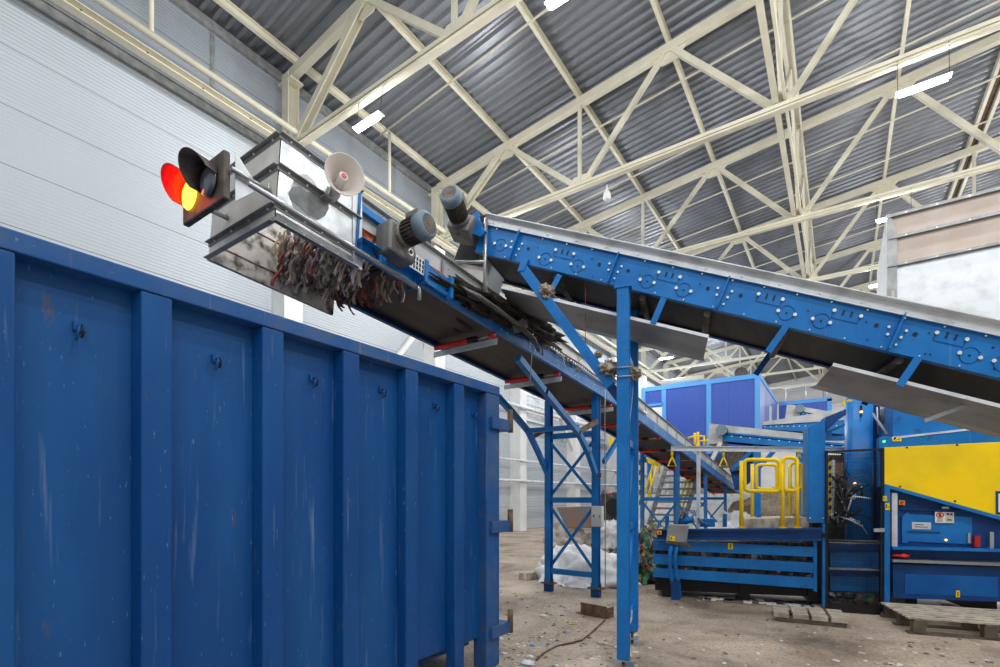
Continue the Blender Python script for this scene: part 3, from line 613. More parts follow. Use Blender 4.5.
# hangers + drip trays
for px0, py0, px1, py1 in ((560, 275, 548, 297), (664, 298, 653, 324), (787, 325, 768, 352), (918, 358, 899, 386)):
    a, w = l2(px0, py0); b_, w2 = l2(px1, py1); MB('blue').bar(c2(a, -.006, min(w, .02)), c2(b_, -.006, w2), .012, .055, A2).build('hanger', T5)
    MB('blue_dark').bar(c2(a, WD, .02), c2(b_, WD, w2), .012, .055, A2).build('hanger', T5)
def tray(pl, label_pts, off=0):
    # near top lip from pixel a to b, lying in the face plane; plate slopes back and down
    (ax_, ay_), (bx_, by_) = label_pts
    a = on(ax_, ay_, K, N); b2 = on(bx_, by_, K, N); return a, b2
def mktray(a, b2, dn, nm='drip_tray'):
    mb = MB('galv_dull'); wv = N*WD*.5-W2*dn
    mb.prism([a, b2, b2+wv, a+wv], W2*.006); mb.prism([a+wv, b2+wv, b2+wv*2+W2*dn*2, a+wv*2+W2*dn*2], W2*.006)
    mb.use('galv_side').angle(a-N*.004, b2-N*.004, N, W2, .028, .004); mb.use('bolt')
    for k in range(int((b2-a).length/.4)): mb.disc(a+(b2-a).normalized()*(.15+k*.4)-N*.006+W2*.012, N, .008, .01, 6)
    return mb.build(nm, T5)
a = on(501, 288.5, K, N); b2 = on(708, 338, K, N); mktray(a, b2, .07)
a = on(832, 366, K, N); b2 = on(1080, 428, K, N); mktray(a, b2, .07)
a = on(905, 418, K, N)
mb = MB('galv_dull'); a = on(924, 421, K+N*.1, N); b2 = on(968, 405, K+N*.1, N); mb.bar(a, b2, .02, .03); mb.build('stiffener', T5)
# grey vertical rod by the head
mb = MB('steel'); a = on(486, 218, K-N*.05, N); b2 = on(484.5, 300, K-N*.05, N); mb.tube(a, b2, .02, 8); mb.tube(on(455, 262, K, N), on(486, 262, K-N*.05, N), .02, 8); mb.build('rod', T5)
# head plate/chute at left end
mb = MB('galv_dull'); c = c2(tL-.05, WD/2, HB*.6); 
mb.prism([c2(tL-.5, WD, -.25), c2(tL, WD, -.25), c2(tL, WD, HB+.2), c2(tL-.45, WD, HB+.2)], N*.006)
mb.prism([c2(tL-.5, .35, HB+.18), c2(tL, 0, HB+.1), c2(tL, WD, HB+.1), c2(tL-.5, WD, HB+.2)], W2*.006)
mb.prism([c2(tL-.5, .4, -.3), c2(tL-.5, WD, -.3), c2(tL-.46, WD, HB+.15), c2(tL-.46, .4, HB+.15)], A2*.006); mb.build('head_hood', T5)
mb = MB('beige_grey'); mb.prism([on(455, 262, K+N*.02, N), on(487, 268, K+N*.02, N), on(487, 292, K+N*.02, N), on(468, 290, K+N*.02, N)], N*.006); mb.build('head_apron', T5)
g2 = on(464, 229, K-N*.08, N); cap = g2 + (FW*-.28) ; tgt = on(450, 195, K-N*.50, N)
t, up, sd, ax = motor('gear_motor', 'grey gear motor with blue fan cap pointing up at the upper conveyor head', g2, (tgt-g2), .30, .105, W2, (.12, .13, .10), g2)
mb = MB('motor_grey'); q = on(457, 227, K-N*.17, N); mb.lathe(q+N*.06, -N, [(0, .07), (.06, .07), (.075, .055), (.075, .02)], 18); mb.use('steel').disc(q-N*.018, N, .03, .012, 14); mb.use('black').disc(q-N*.026, N, .014, .01, 12); mb.build('shaft_hub', t)
mb = MB('blue'); mb.prism([on(473, 217, K-N*.06, N), on(479, 213, K-N*.06, N), on(482, 225, K-N*.06, N), on(487, 233, K-N*.06, N), on(482, 238, K-N*.06, N), on(472, 235, K-N*.06, N), on(468, 228, K-N*.06, N)], -N*.04); mb.build('mounting_plate', t)

# support column pair of upper conveyor
LX = on(623.5, 400, K-N*.06, N); leg2 = V((-1.86, 5.32, 0))
T6 = thing('conveyor_support', 'tall blue steel support stand carrying the upper conveyor', 'support', (LX.x, LX.y, 0))
a = V((LX.x, LX.y+.0, 0)); zt = on(622, 291, K, N).z; hw = .065
mb = MB('blue'); mb.box; mb.ibeam(a+UP*.07, a+UP*zt, U, N, .112, .12, .014); mb.ob(a+UP*(zt-.005), U*.08, N*.07, UP*.012); mb.build('leg', T6, .003)
zt2 = c2(0, WD, 0).z
b0 = a+N*.76; mb = MB('blue'); mb.ibeam(b0+UP*.14, b0+UP*(zt2), U, N, .125, .12, .014); mb.build('leg', T6, .003)
for p_ in (a, b0):
    mb = MB('steel'); mb.ob(p_+UP*.06, U*.065, N*.065, UP*.006); mb.ob(p_+UP*.005, U*.09, N*.09, UP*.005); mb.use('rust').tube(p_+UP*.0, p_+UP*.20, .016, 8); mb.tube(p_+UP*.112-N*.09*0, p_+UP*.13, .03, 6); mb.build('foot', T6)
for z0, z1 in ((.45, 1.25), (1.25, .45+1.6), (2.05, 2.85)):
    mb = MB('blue'); mb.bar(a+UP*z0+N*.06, b0+UP*z1-N*.06, .05, .06); mb.build('brace', T6)
for z in (.4, 1.3, 2.15, 3.0):
    mb = MB('blue'); mb.bar(a+UP*z+N*.06, b0+UP*z-N*.06, .05, .07); mb.build('brace', T6)
s0 = on(524, 270, K, N); s1 = on(611, 386, K, N)
mb = MB('blue'); mb.bar(s0, s1, .07, .10, A2); mb.ob(s0+V((0, 0, .03)), U*.04, N*.045, W2*.06); mb.build('diagonal_strut', T6, .003)
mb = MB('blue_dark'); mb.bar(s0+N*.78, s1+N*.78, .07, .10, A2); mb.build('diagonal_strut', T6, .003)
mb = MB('steel')
for py in (369, 378): z = on(622, py, K-N*.07, N).z; mb.tube(a+UP*z-U*.085-N*.075, a+UP*z+U*.085-N*.075, .007, 6); mb.tube(a+UP*z-U*.085-N*.075, a+UP*z-U*.085+N*.07, .007, 6); mb.tube(a+UP*z+U*.085-N*.075, a+UP*z+U*.085+N*.07, .007, 6)
mb.build('strap', T6)
for i, (px, py, s_, lb, off) in enumerate(((547, 293, .075, 'tangled brown debris caught on the diagonal strut', 0), (609, 370, .09, 'tangled brown debris caught where strut meets the support leg', .0), (634, 373, .06, 'pale rag clump behind the tall support leg', .12), (598, 355, .035, 'small brown debris wad on the strut', .0))):
    P = on(px, py, K+N*off, N); tag(blob('debris_clump', P, (s_, s_, s_*.9), 'nest', 4, .7, 3, i, False), lb, 'debris', 'debris caught on the blue struts')
# small bits on leg: paper
tag(MB('film').prism([on(630, 612, K+N*.4, N), on(632.5, 610, K+N*.4, N), on(632, 620, K+N*.4, N), on(629, 627, K+N*.4, N)], N*.01).build('paper_scrap'), 'white paper scrap stuck between the support legs', 'paper')

# ================================================================= SUPPORT FRAME under conveyor 1
def stand(y, full=False, label='', name='conveyor_stand'):
    xa, xb = -3.22, -4.08; zt = c1(y).z
    t = thing(name, label, 'support', (-3.65, y, 0), 'blue stands under the discharge conveyor')
    for x in (xa, xb):
        zb = .15; mb = MB('blue_dusty' if not full else 'blue'); mb.ibeam((x, y, zb), (x, y, zt+.02), (1, 0, 0), (0, 1, 0), .11 if full else .085, .11 if full else .085, .012); mb.build('leg', t, .002)
        mb = MB('rust'); mb.box((x-.12, y-.08, .13), (x+.12, y+.08, .15)); mb.tube((x-.08, y, .1), (x-.08, y, .22), .012, 6); mb.tube((x+.08, y, .1), (x+.08, y, .22), .012, 6); mb.use('blue_dark').box((x-.07, y-.05, 0), (x+.07, y+.05, .13)); mb.build('foot', t)
    zs = [z for z in (.35, 1.55, 2.62) if z < zt-.15]
    for z in zs:
        MB('blue').bar((xa, y, z), (xb, y, z), .07, .09).build('crossbar', t)
    for z0, z1 in zip(zs, zs[1:]):
        MB('blue').bar((xa, y-.03, z0+.05), (xb, y-.03, z1-.05), .05, .012, (0, 1, 0)).build('cross_brace', t)
        MB('blue').bar((xb, y+.03, z0+.05), (xa, y+.03, z1-.05), .05, .012, (0, 1, 0)).build('cross_brace', t)
        for x, z in ((xa, z0), (xb, z0)): pass
    return t
tS = stand(7.38, True, 'tall blue cross braced stand behind the container end')
xn, xf = -3.13, -4.12
for X, pts in ((xn, ((519, 359), (545, 392), (578, 432), (588, 452), (596, 475))), (xf, ((498, 397), (512, 412), (528, 431), (538, 452), (548, 475)))):
    P = [PX(px, py, X) for px, py in pts]; mb = MB('blue')
    for i in range(len(P)-1): mb.bar(P[i]-(P[i+1]-P[i])*.03, P[i+1]+(P[i+1]-P[i])*.03, .07, .085, (0, 1, .3))
    mb.use('black').ob(P[-1]+V((0, .04, 0)), (.045, 0, 0), (0, .06, 0), (0, 0, .035)); mb.build('knee_brace', tS, .003)
a = PX(526, 431, xf); b2 = PX(578, 427, xn); MB('blue').bar(a, b2, .06, .07).build('crossbar', tS)
for a, b2 in ((PX(532, 437, xf), PX(548, 428, xf)), (PX(579, 432, xn), PX(597, 421, xn))): MB('rust').bar(a, b2, .05, .07).build('strut', tS)
P = V((-3.16, 7.3, 0)); a = PY(592.6, 526, 7.28); b2 = PY(605, 506, 7.28)
T7 = thing('junction_box', 'grey electrical junction box on the blue stand leg', 'electrical box', a)
mb = MB('grey_box'); mb.box((a.x+.04, 7.14, a.z), (b2.x, 7.24, b2.z)); mb.build('enclosure', T7, .006)
mb = MB('black'); mb.box((a.x+.07, 7.132, (a.z+b2.z)/2-.01), (a.x+.09, 7.14, (a.z+b2.z)/2+.02)); mb.box((b2.x-.03, 7.132, (a.z+b2.z)/2-.02), (b2.x-.02, 7.14, (a.z+b2.z)/2+.02)); mb.build('switch', T7)
tag(MB('galv_dull').path([(-3.05, 7.35, 3.3), (-3.05, 7.33, 3.0), (-3.05, 7.35, 1.5), (-3.05, 7.35, .2)], .008, 6).build('conduit_pipe'), 'thin grey vertical conduit beside the blue stand leg', 'pipe')
stand(12.2, False, 'blue conveyor stand by the stairs under the far belt'); stand(15.2, False, 'blue conveyor stand beyond the stairs'); stand(18.2, False, 'farthest blue conveyor stand near the belt tail')
# legs with diagonal seen behind the tall support
mb = MB('blue'); mb.bar(PX(604, 462, -3.13), PX(624, 430, -3.13), .06, .07); tag(mb.build('diagonal_strut'), 'blue diagonal strut just left of the tall support leg', 'strut')

# ================================================================= TORN SHEET, GRIME, FALLING WASTE
pts_t = [(463, 286), (480, 294), (500, 308), (520, 322), (536, 338), (540, 350)]; pts_b = [(468, 297), (481, 303), (499, 315), (517, 327), (531, 341), (538, 353)]
vs = []; 
for i, ((x, y), (x2, y2)) in enumerate(zip(pts_t, pts_b)):
    vs += [PX(x, y, -2.98+.03*math.sin(i*2)), PX((x+x2)/2+1, (y+y2)/2-1, -2.9), PX(x2, y2, -3.0+.03*math.cos(i*2))]
mb = MB('film_grey'); mb.add(vs, [(i*3+j, i*3+j+1, i*3+j+4, i*3+j+3) for i in range(5) for j in (0, 1)], True); o = tag(mb.build('torn_sheet'), 'torn grey rubber sheet hanging over the lower conveyor edge', 'rubber sheet')
sd = o.modifiers.new('t', 'SOLIDIFY'); sd.thickness = .008
o = blob('grime', c1(4.8, .22, .27), (.36, 1.25, .16), 'soot', 5, .5, 3, 2, False)
tag(blob('grime', c1(4.5, -.03, .20), (.09, .92, .115), 'soot', 5, .6, 4, 6, False), 'black grime spilling over the near conveyor edge below the torn sheet', 'waste', kind='stuff'); tag(o, 'black clotted waste and grime heaped under the belt transfer point', 'waste', kind='stuff')
mb = MB('rag7'); rr = random.Random(3)
for k in range(60):
    mb.use('rag%d' % rr.choice([3, 3, 7, 7, 0, 1])); y = 4.1+rr.random()*2.4; P = c1(y, -.03+rr.random()*.12, .17+rr.random()*.12); L_ = .04+rr.random()*.12
    mb.path([P, P+V((.02, rr.uniform(-.05, .05), -L_*.4)), P+V((rr.uniform(-.02, .04), rr.uniform(-.05, .08), -L_))], .004+rr.random()*.008, 4)
tag(mb.build('waste_strands'), 'dangling strands of film and fibre along the conveyor transfer', 'waste', kind='stuff')
def rag(mb, P, L_, w, rr, dirv=V((0, -.25, -1))):
    # a crumpled, twisting strip at rest in the air
    n = 7; x = V((rr.uniform(-1, 1), rr.uniform(-1, 1), 0)).normalized(); vs = []; d = dirv.normalized(); tw = rr.uniform(-1.5, 1.5); ph = rr.uniform(0, 6)
    for i in range(n+1):
        s = i/n; a = tw*s; xx = x*math.cos(a)+d.cross(x)*math.sin(a); c = P+d*L_*s+V((math.sin(ph+s*5), math.cos(ph*1.3+s*4), 0))*.02; ww = w*(.6+.5*math.sin(ph+s*6)**2)
        yy = d.cross(xx)
        vs += [c-xx*ww, c-xx*ww*.3+yy*.015, c+xx*ww*.3-yy*.01, c+xx*ww]
    mb.add(vs, [(i*4+j, i*4+j+1, i*4+j+5, i*4+j+4) for i in range(n) for j in range(3)], True)
mb = MB('rag0'); rr = random.Random(11)
for k in range(620):
    f = rr.random()**.8; y = 2.34+f*.5; x = rr.uniform(-3.92, -3.2); zt_ = 3.95-abs(y-2.75)*.25
    z = rr.uniform(3.50, zt_)
    ci = rr.choice([0, 0, 7, 1, 3, 7, 0, 1, 5]) if y > 2.4 else rr.choice([4, 2, 3, 7, 4, 0, 2])
    mb.use('rag%d' % ci); rag(mb, V((x, y, z)), rr.uniform(.08, .22), rr.uniform(.004, .022), rr, V((rr.uniform(-.15, .15), -.3, -1)))
o = tag(mb.build('falling_waste'), 'brown and grey rags and film tumbling out below the metal chute', 'waste', kind='stuff')
mb = MB('rag0'); rr = random.Random(5)
for k in range(40):
    mb.use('rag%d' % rr.choice([0, 3, 7, 7, 3, 1, 2])); P = c1(2.9+rr.random()*.25, rr.uniform(0, .9), -.0); rag(mb, P, rr.uniform(.06, .2), rr.uniform(.008, .025), rr, V((0, .1, -1)))
tag(mb.build('hanging_waste'), 'shredded scraps hanging from the belt scraper behind the chute', 'waste', kind='stuff')
tag(MB('steel').path([c1(5.05, -.1, .3), c1(5.06, -.1, 0), c1(5.07, -.08, -.45)], .006, 5).build('hanging_cord'), 'thin grey cord hanging past the torn sheet', 'cord')
P = on(583.5, 270, K, N)
tag(MB('red').path([on(583.5, 262, K, N)+N*.1, on(583.5, 340, K, N)+N*.1], .003, 5).build('hanging_cord'), 'thin red cord hanging below the upper conveyor', 'cord')

# ================================================================= HOPPER top right
HY = 9.0
def hp(px, py, y=HY): return PY(px, py, y)
T8 = thing('feed_hopper', 'tall beige and galvanised sheet metal hopper above the baler', 'hopper', (2, HY+1, 3))
xL = hp(888, 215).x; zt = hp(888, 215).z; xR = 4.2
z1 = hp(888, 237).z; z2 = hp(893, 264).z; zb = 2.9
MB('beige').box((xL, HY, z2), (xR, HY+.01, zt-.02)).build('upper_panel', T8)
MB('galv_side').box((xL+.08, HY, zb), (xR, HY+.01, z2)).build('lower_panel', T8)
mb = MB('angle_iron')
for z, h in ((zt, .06), (z1, .06), (z2, .05)):
    mb.box((xL, HY-.05, z-h), (xR, HY, z-h+.008)); mb.box((xL, HY-.006, z-h), (xR, HY, z)); 
    for k in range(12): mb.use('bolt').disc((xL+.2+k*.33, HY-.01, z-h/2), (0, 1, 0), .012, .014, 6); mb.use('angle_iron')
mb.prism([(xL-.01, HY-.004, zt), (xL+.02, HY-.004, zt), (xL+.10, HY-.004, z1), (xL+.10, HY-.004, zb), (xL-.01, HY-.004, zb)], (0, -.03, 0))
mb.build('frame', T8)
mb = MB('beige'); mb.box((xL+.03, HY-.05, zb), (xL+.07, HY-.035, z1-.8)); mb.build('edge_post', T8)
MB('galv_side').box((xL-.02, HY, zb), (xL-.01, HY+2.2, zt)).build('side_panel', T8)
MB('galv_side').box((xL, HY+2.2, zb), (xR, HY+2.21, zt)).build('back_panel', T8)

# ================================================================= BALER
T9 = thing('baler', 'large blue waste baler press with yellow side guard', 'baler', BP)
def bxy(px, off=0): p = PB(px, 500, off); return V((p.x, p.y, 0))
def quad(mb, pts, off, th): mb.prism([PB(x, y, off) for x, y in pts], N*th); return mb
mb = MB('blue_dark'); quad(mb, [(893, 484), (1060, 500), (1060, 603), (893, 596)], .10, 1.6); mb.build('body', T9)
mb = MB('blue'); quad(mb, [(893, 404), (1060, 404), (1060, 446), (893, 447)], .12, 1.5); mb.build('upper_body', T9)
mb = MB('blue'); quad(mb, [(892, 438.5), (968, 429.5), (1060, 425), (1060, 445), (892, 448)], .03, .09); mb.use('galv_side'); quad(mb, [(892, 437), (968, 428.5), (1060, 424), (1060, 426.5), (968, 430.5), (892, 439)], .02, .1); mb.build('cover', T9)
mb = MB('yellow'); quad(mb, [(884.5, 447.5), (1060, 439), (1060, 533), (884.5, 484)], -.04, .05); mb.build('side_guard', T9, .004)
mb = MB('blue'); quad(mb, [(884.5, 484), (1060, 533), (1060, 537), (884.5, 487)], -.05, .12); mb.build('guard_rail', T9)
for px, py in ((907, 447.5), (957, 445), (900, 487-.5), (955, 501)): MB('black').disc(PB(px, py, -.045), N, .012, .012, 8).build('bolt', T9)
mb = MB('blue'); quad(mb, [(879, 438), (884, 436), (891, 437), (893, 447), (893, 487), (879, 487)], .0, .10); mb.build('hinge_plate', T9, .004); MB('led_green').disc(PB(884, 441.5, -.004), N, .018, .01, 10).build('indicator', T9)
MB('galv_side').prism([PB(892, 493, .0), PB(897.5, 493, .0), PB(897.5, 547, .0), PB(892, 547, .0)], N*.08).build('post', T9)
mb = MB('blue'); quad(mb, [(893, 547), (1060, 551), (1060, 553.5), (893, 549.5)], -.10, .22); mb.build('ledge', T9)
mb = MB('galv_dull'); quad(mb, [(893, 559.5), (1060, 565), (1060, 568.5), (893, 562)], -.10, .22); mb.build('ledge', T9)
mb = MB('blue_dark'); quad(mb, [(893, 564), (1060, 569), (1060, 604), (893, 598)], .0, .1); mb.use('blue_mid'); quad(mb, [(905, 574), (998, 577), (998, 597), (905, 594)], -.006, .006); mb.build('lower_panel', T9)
mb = MB('blue'); quad(mb, [(902, 517), (908, 512), (908, 543), (902, 543)], .07, .03); quad(mb, [(904, 514), (972, 517), (972, 544.5), (904, 541)], .08, .02); mb.use('blue_dark'); quad(mb, [(906, 531), (940, 532), (940, 533.5), (906, 532.5)], .07, .01); quad(mb, [(900, 508), (975, 511), (975, 512.5), (900, 509.5)], .06, .04); mb.build('access_door', T9)
mb = MB('steel'); quad(mb, [(968, 533), (970.5, 533), (970.5, 543), (968, 543)], .05, .03); mb.build('bracket', T9); mb = MB('steel'); quad(mb, [(990, 532), (994, 532), (994, 550), (990, 550)], .04, .06); mb.build('bracket', T9)
mb = MB('red'); quad(mb, [(975, 536), (980.5, 536), (980.5, 547), (975, 547)], .02, .06); mb.build('valve', T9); 
mb = MB('led_orange'); mb.disc(PB(946, 540, .07), N, .015, .01, 8); mb.build('indicator', T9)
mb = MB('galv_side'); quad(mb, [(942, 506.5), (949, 506.8), (949, 508.8), (942, 508.5)], .055, .006); mb.build('small_plate', T9)
mb = MB('galv_side'); quad(mb, [(912, 522), (931, 522.6), (931, 529.6), (912, 529)], .072, .006); mb.use('motor_grey'); quad(mb, [(915, 524), (924, 524.2), (924, 525.2), (915, 525)], .068, .003); quad(mb, [(915, 526.4), (928, 526.8), (928, 527.6), (915, 527.2)], .068, .003); mb.build('nameplate', T9)
mb = MB('sign_white'); quad(mb, [(935, 511.8), (954, 512.3), (954, 523.2), (935, 522.7)], .055, .006)
mb.use('bright_red'); c = PB(940, 515, .052); rr_ = .038
mb.path([c+U*rr_*math.cos(z)+UP*rr_*.8*math.sin(z) for z in [2*math.pi*i/16 for i in range(17)]], .006, 5); mb.bar(c-U*.026+UP*.022, c+U*.026-UP*.022, .006, .010)
mb.use('sign_black'); mb.ob(c+N*.002, U*.012, N*.002, UP*.02)
for k in range(3): quad(mb, [(937, 518.6+k*1.2), (943, 518.7+k*1.2), (943, 519.1+k*1.2), (937, 519+k*1.2)], .052, .002)
mb.use('beige'); quad(mb, [(945.5, 512.6), (953.5, 512.8), (953.5, 522.6), (945.5, 522.4)], .053, .003); mb.use('sign_black'); quad(mb, [(947, 513.2), (949, 513.2), (949, 515), (947, 515)], .051, .002); quad(mb, [(950.5, 513.4), (952.5, 513.4), (952.5, 515.2), (950.5, 515.2)], .051, .002); mb.use('sign_green'); quad(mb, [(947, 518.8), (952, 519), (952, 521), (947, 520.8)], .051, .002)
mb.build('warning_sign', T9)
def label_plate(pts, off, sym):
    mb = MB('yellow'); quad(mb, pts, off, .006); mb.use('sign_black'); xs_ = [p[0] for p in pts]; ys_ = [p[1] for p in pts]; x0, x1, y0, y1 = min(xs_), max(xs_), min(ys_), max(ys_); w, h = x1-x0, y1-y0
    if sym == 'button': mb.use('bright_red').disc(PB((x0+x1)/2, (y0+y1)/2, off-.01), N, .022, .02, 12)
    elif sym == 'arrow': quad(mb, [(x0+w*.3, y0+h*.35), (x0+w*.5, y0+h*.1), (x0+w*.7, y0+h*.35)], off-.003, .003); quad(mb, [(x0+w*.43, y0+h*.3), (x0+w*.57, y0+h*.3), (x0+w*.57, y0+h*.7), (x0+w*.43, y0+h*.7)], off-.003, .003); quad(mb, [(x0+w*.3, y0+h*.65), (x0+w*.7, y0+h*.65), (x0+w*.5, y0+h*.9)], off-.003, .003)
    else:
        quad(mb, [(x0+w*.15, y0+h*.3), (x0+w*.35, y0+h*.15), (x0+w*.4, y0+h*.45), (x0+w*.2, y0+h*.85)], off-.003, .003); quad(mb, [(x0+w*.5, y0+h*.55), (x0+w*.85, y0+h*.55), (x0+w*.85, y0+h*.65), (x0+w*.5, y0+h*.65)], off-.003, .003)
    return mb
label_plate([(892.5, 436.5), (901.5, 436), (901.5, 441), (892.5, 441.5)], .02, 'tri').build('warning_label', T9)
label_plate([(899, 500.2), (905, 500.4), (905, 505), (899, 504.8)], .05, 'button').build('emergency_stop', T9)
label_plate([(956, 590.5), (960, 590.6), (960, 597.4), (956, 597.3)], -.015, 'arrow').build('warning_label', T9)
mb = MB('blue_dark'); quad(mb, [(996, 491), (1060, 494), (1060, 524), (996, 514)], -.05, .006); mb.use('sign_white'); quad(mb, [(998.5, 493.5), (1060, 497), (1060, 521), (998.5, 512)], -.054, .004); mb.build('notice', T9)
# feet of the baler
for px in (905, 985): quad(MB('black'), [(px, 597), (px+12, 598), (px+12, 616), (px, 616)], .15, 1.2).build('foot', T9)
tag(blob('rag', PB(901, 556.5, -.05), (.09, .06, .035), 'bright_red', 3, .5, 2, 3), 'crumpled dark red cloth lying on the baler ledge', 'cloth')
tag(blob('rag', PB(985, 566.5, -.04), (.05, .04, .02), 'sign_white', 3, .5, 2, 4), 'small pale rag lying at the right on the baler ledge', 'cloth') if False else None
# tower box column and slanted arm
T10 = thing('press_column', 'square blue press column with slanting top arm', 'column', bxy(817, .0))
mb = MB('blue'); quad(mb, [(808, 426.5), (825.5, 419), (825.5, 524), (808, 521)], .0, .35); mb.build('column', T10, .006)
mb = MB('blue_dark'); quad(mb, [(825.8, 417), (846, 409), (846, 415), (838, 420), (826, 432)], .05, .30); mb.build('arm', T10)
mb = MB('blue'); quad(mb, [(827, 431), (845, 423.5), (845, 426), (832, 431.5), (832, 436), (845, 436), (845, 440), (827, 440)], .25, .1); mb.use('bolt')
for x_ in (810, 823): mb.disc(PB(x_, 518, -.003), N, .01, .01, 6)
mb.build('arm_bracket', T10)
# big rounded cylinder tower
T11 = thing('press_tower', 'tall rounded blue press tower behind the mesh gate', 'tower', bxy(858, .5))
mb = MB('blue'); c = bxy(858.5, .55); w_ = (bxy(872, .55)-bxy(845.5, .55)).length/2; z0, z1_ = PB(858, 540, .55).z, PB(858, 398, .55).z
pr = []; 
for i in range(24): a_ = 2*math.pi*i/24; sx = abs(math.cos(a_))**.5*(1 if math.cos(a_) > 0 else -1); sy = abs(math.sin(a_))**.5*(1 if math.sin(a_) > 0 else -1); pr.append((sx*w_, sy*w_*.8))
mb.sweep(c+UP*z0, c+UP*z1_, pr, U, N, True); mb.use('black').ob(PB(861, 411, .55-w_*.8), U*.012, N*.012, UP*.08); mb.ob(PB(861.5, 492, .55-w_*.8), U*.012, N*.012, UP*.08); mb.build('shell', T11)
mb = MB('led_orange'); mb.disc(PB(861.3, 411.8, .30), N, .018, .02, 8); mb.disc(PB(855, 483.5, .30), N, .018, .02, 8); mb.build('indicator', T11)
MB('led_green').disc(PB(862, 487.5, .30), N, .013, .02, 8).build('indicator', T11)
mb = MB('galv_side'); mb.disc(PB(852.5, 496, .30), N, .05, .012, 16); mb.build('gauge', T11)
mb = MB('yellow'); quad(mb, [(843, 401), (845.5, 399.5), (845.5, 405), (843, 405)], .3, .05); quad(mb, [(848, 399.5), (852, 399.5), (852, 401.5), (848, 401.5)], .3, .05); mb.build('marker', T11)
mb = MB('blue_dark'); quad(mb, [(872, 400), (880, 400), (880, 540), (872, 540)], .7, .3); mb.build('side_plate', T11)
mb = MB('motor_grey'); mb.tube(PB(886, 409, .5), PB(886, 423, .5), .07, 12); mb.use('steel').bar(PB(872.5, 413.5, .3), PB(887, 434, .3), .02, .03); mb.tube(PB(877, 407, .4), PB(878.5, 434, .4), .012, 6); mb.use('rust').path([PB(890, 410, .4), PB(893, 424, .4), PB(889, 432, .4), PB(885, 437, .4)], .016, 6); mb.build('ram_head', T11)
# mesh gate
T12 = thing('mesh_gate', 'black wire mesh gate in a dark frame before the press', 'gate', bxy(855, -.02))
mb = MB('black'); quad(mb, [(825.8, 450.5), (828, 450.5), (828, 612), (825.8, 612)], -.04, .04); quad(mb, [(881.6, 448), (884.2, 448), (884.2, 500), (881.6, 500)], -.04, .04); quad(mb, [(880.5, 500), (882.5, 500), (882.5, 612), (880.5, 612)], -.04, .04); quad(mb, [(826, 451), (883, 448), (883, 450), (826, 453)], -.04, .04); quad(mb, [(826, 603), (881, 606), (881, 616.5), (826, 611)], -.05, .05); quad(mb, [(826, 540), (881, 542), (881, 543.5), (826, 541.5)], -.04, .03); mb.build('frame', T12)
mb = MB('black'); a = PB(828, 452, -.02); b2 = PB(881, 450, -.02); zl = PB(850, 604, -.02).z
nx = 24
for i in range(nx+1): f = i/nx; p_ = a.lerp(b2, f); mb.tube((p_.x, p_.y, zl), (p_.x, p_.y, a.z+(b2.z-a.z)*f), .0022, 4, None, False)
nzr = 42
for i in range(nzr): z = zl+(a.z-zl)*i/nzr; mb.tube((a.x, a.y, z), (b2.x, b2.y, z), .0022, 4, None, False)
mb.build('wire_mesh', T12)
mb = MB('steel'); quad(mb, [(874, 528.5), (886, 528), (886, 532), (874, 532)], -.06, .03); mb.use('black').disc(PB(824.5, 535, -.06), N, .03, .05, 10); mb.build('latch', T12)
T13 = thing('gate_post', 'bright blue square gate post left of the yellow guard', 'post', bxy(887, -.05))
mb = MB('blue'); quad(mb, [(884.5, 486), (890, 486), (890, 617.5), (884.5, 617.5)], -.06, .08); mb.build('post', T13, .003)
label_plate([(883, 496), (887, 496), (887, 501), (883, 501)], -.08, 'tri').build('warning_label', T13)
label_plate([(885.3, 503), (889.6, 503), (889.6, 510), (885.3, 510)], -.07, 'tri').build('warning_label', T13)
mb = MB('blue'); quad(mb, [(822.5, 524), (825.5, 524), (825.5, 607), (822.5, 606)], -.03, .06); tag(mb.build('gate_post'), 'slim blue post at the hinge side of the mesh gate', 'post')
# guts behind the mesh
T14 = thing('hydraulic_unit', 'dark hydraulic machinery with hoses behind the mesh gate', 'machine', bxy(845, .3))
mb = MB('yellow')
for k in range(14):
    mb.use('yellow' if k % 2 else 'black'); quad(mb, [(829, 458+k*4), (831.5, 457+k*4), (831.5, 461+k*4), (829, 462+k*4)], .25, .03)
mb.build('striped_post', T14)
mb = MB('galv_side'); quad(mb, [(832, 460), (835, 460), (835, 518), (832, 518)], .3, .05); mb.use('rust'); quad(mb, [(835, 462), (843, 462), (843, 520), (835, 520)], .5, .1); mb.build('post', T14)
mb = MB('blue_dark'); quad(mb, [(828, 545), (880, 545), (880, 603), (828, 600)], .35, .3); mb.use('blue'); quad(mb, [(830, 552), (879, 553), (879, 568), (830, 567)], .3, .06); quad(mb, [(830, 576), (879, 577), (879, 592), (830, 591)], .3, .06); mb.use('motor_dark'); quad(mb, [(829, 455), (846, 455), (846, 560), (829, 560)], .95, .2); mb.use('timber'); quad(mb, [(829, 462), (838, 462), (838, 500), (829, 500)], .9, .05); mb.build('ram_block', T14)
mb = MB('galv_dull'); quad(mb, [(829, 540), (880, 541), (880, 544), (829, 543)], .1, .1); quad(mb, [(829, 567.5), (880, 569), (880, 571), (829, 569.5)], .1, .1); mb.build('rail', T14)
mb = MB('black'); rr = random.Random(9)
for k in range(14):
    x0, y0 = rr.uniform(829, 845), rr.uniform(470, 530); pts = [PB(x0+i*rr.uniform(2, 7), y0+rr.uniform(-8, 14)*(i % 3)/1.5, .12+rr.random()*.1) for i in range(6)]
    mb.use(rr.choice(['black', 'black', 'galv_side', 'motor_dark'])).path(pts, .008+rr.random()*.012, 6)
mb.use('black'); quad(mb, [(838, 478), (846, 484), (852, 520), (840, 528), (836, 505)], .2, .1); mb.build('hose', T14)
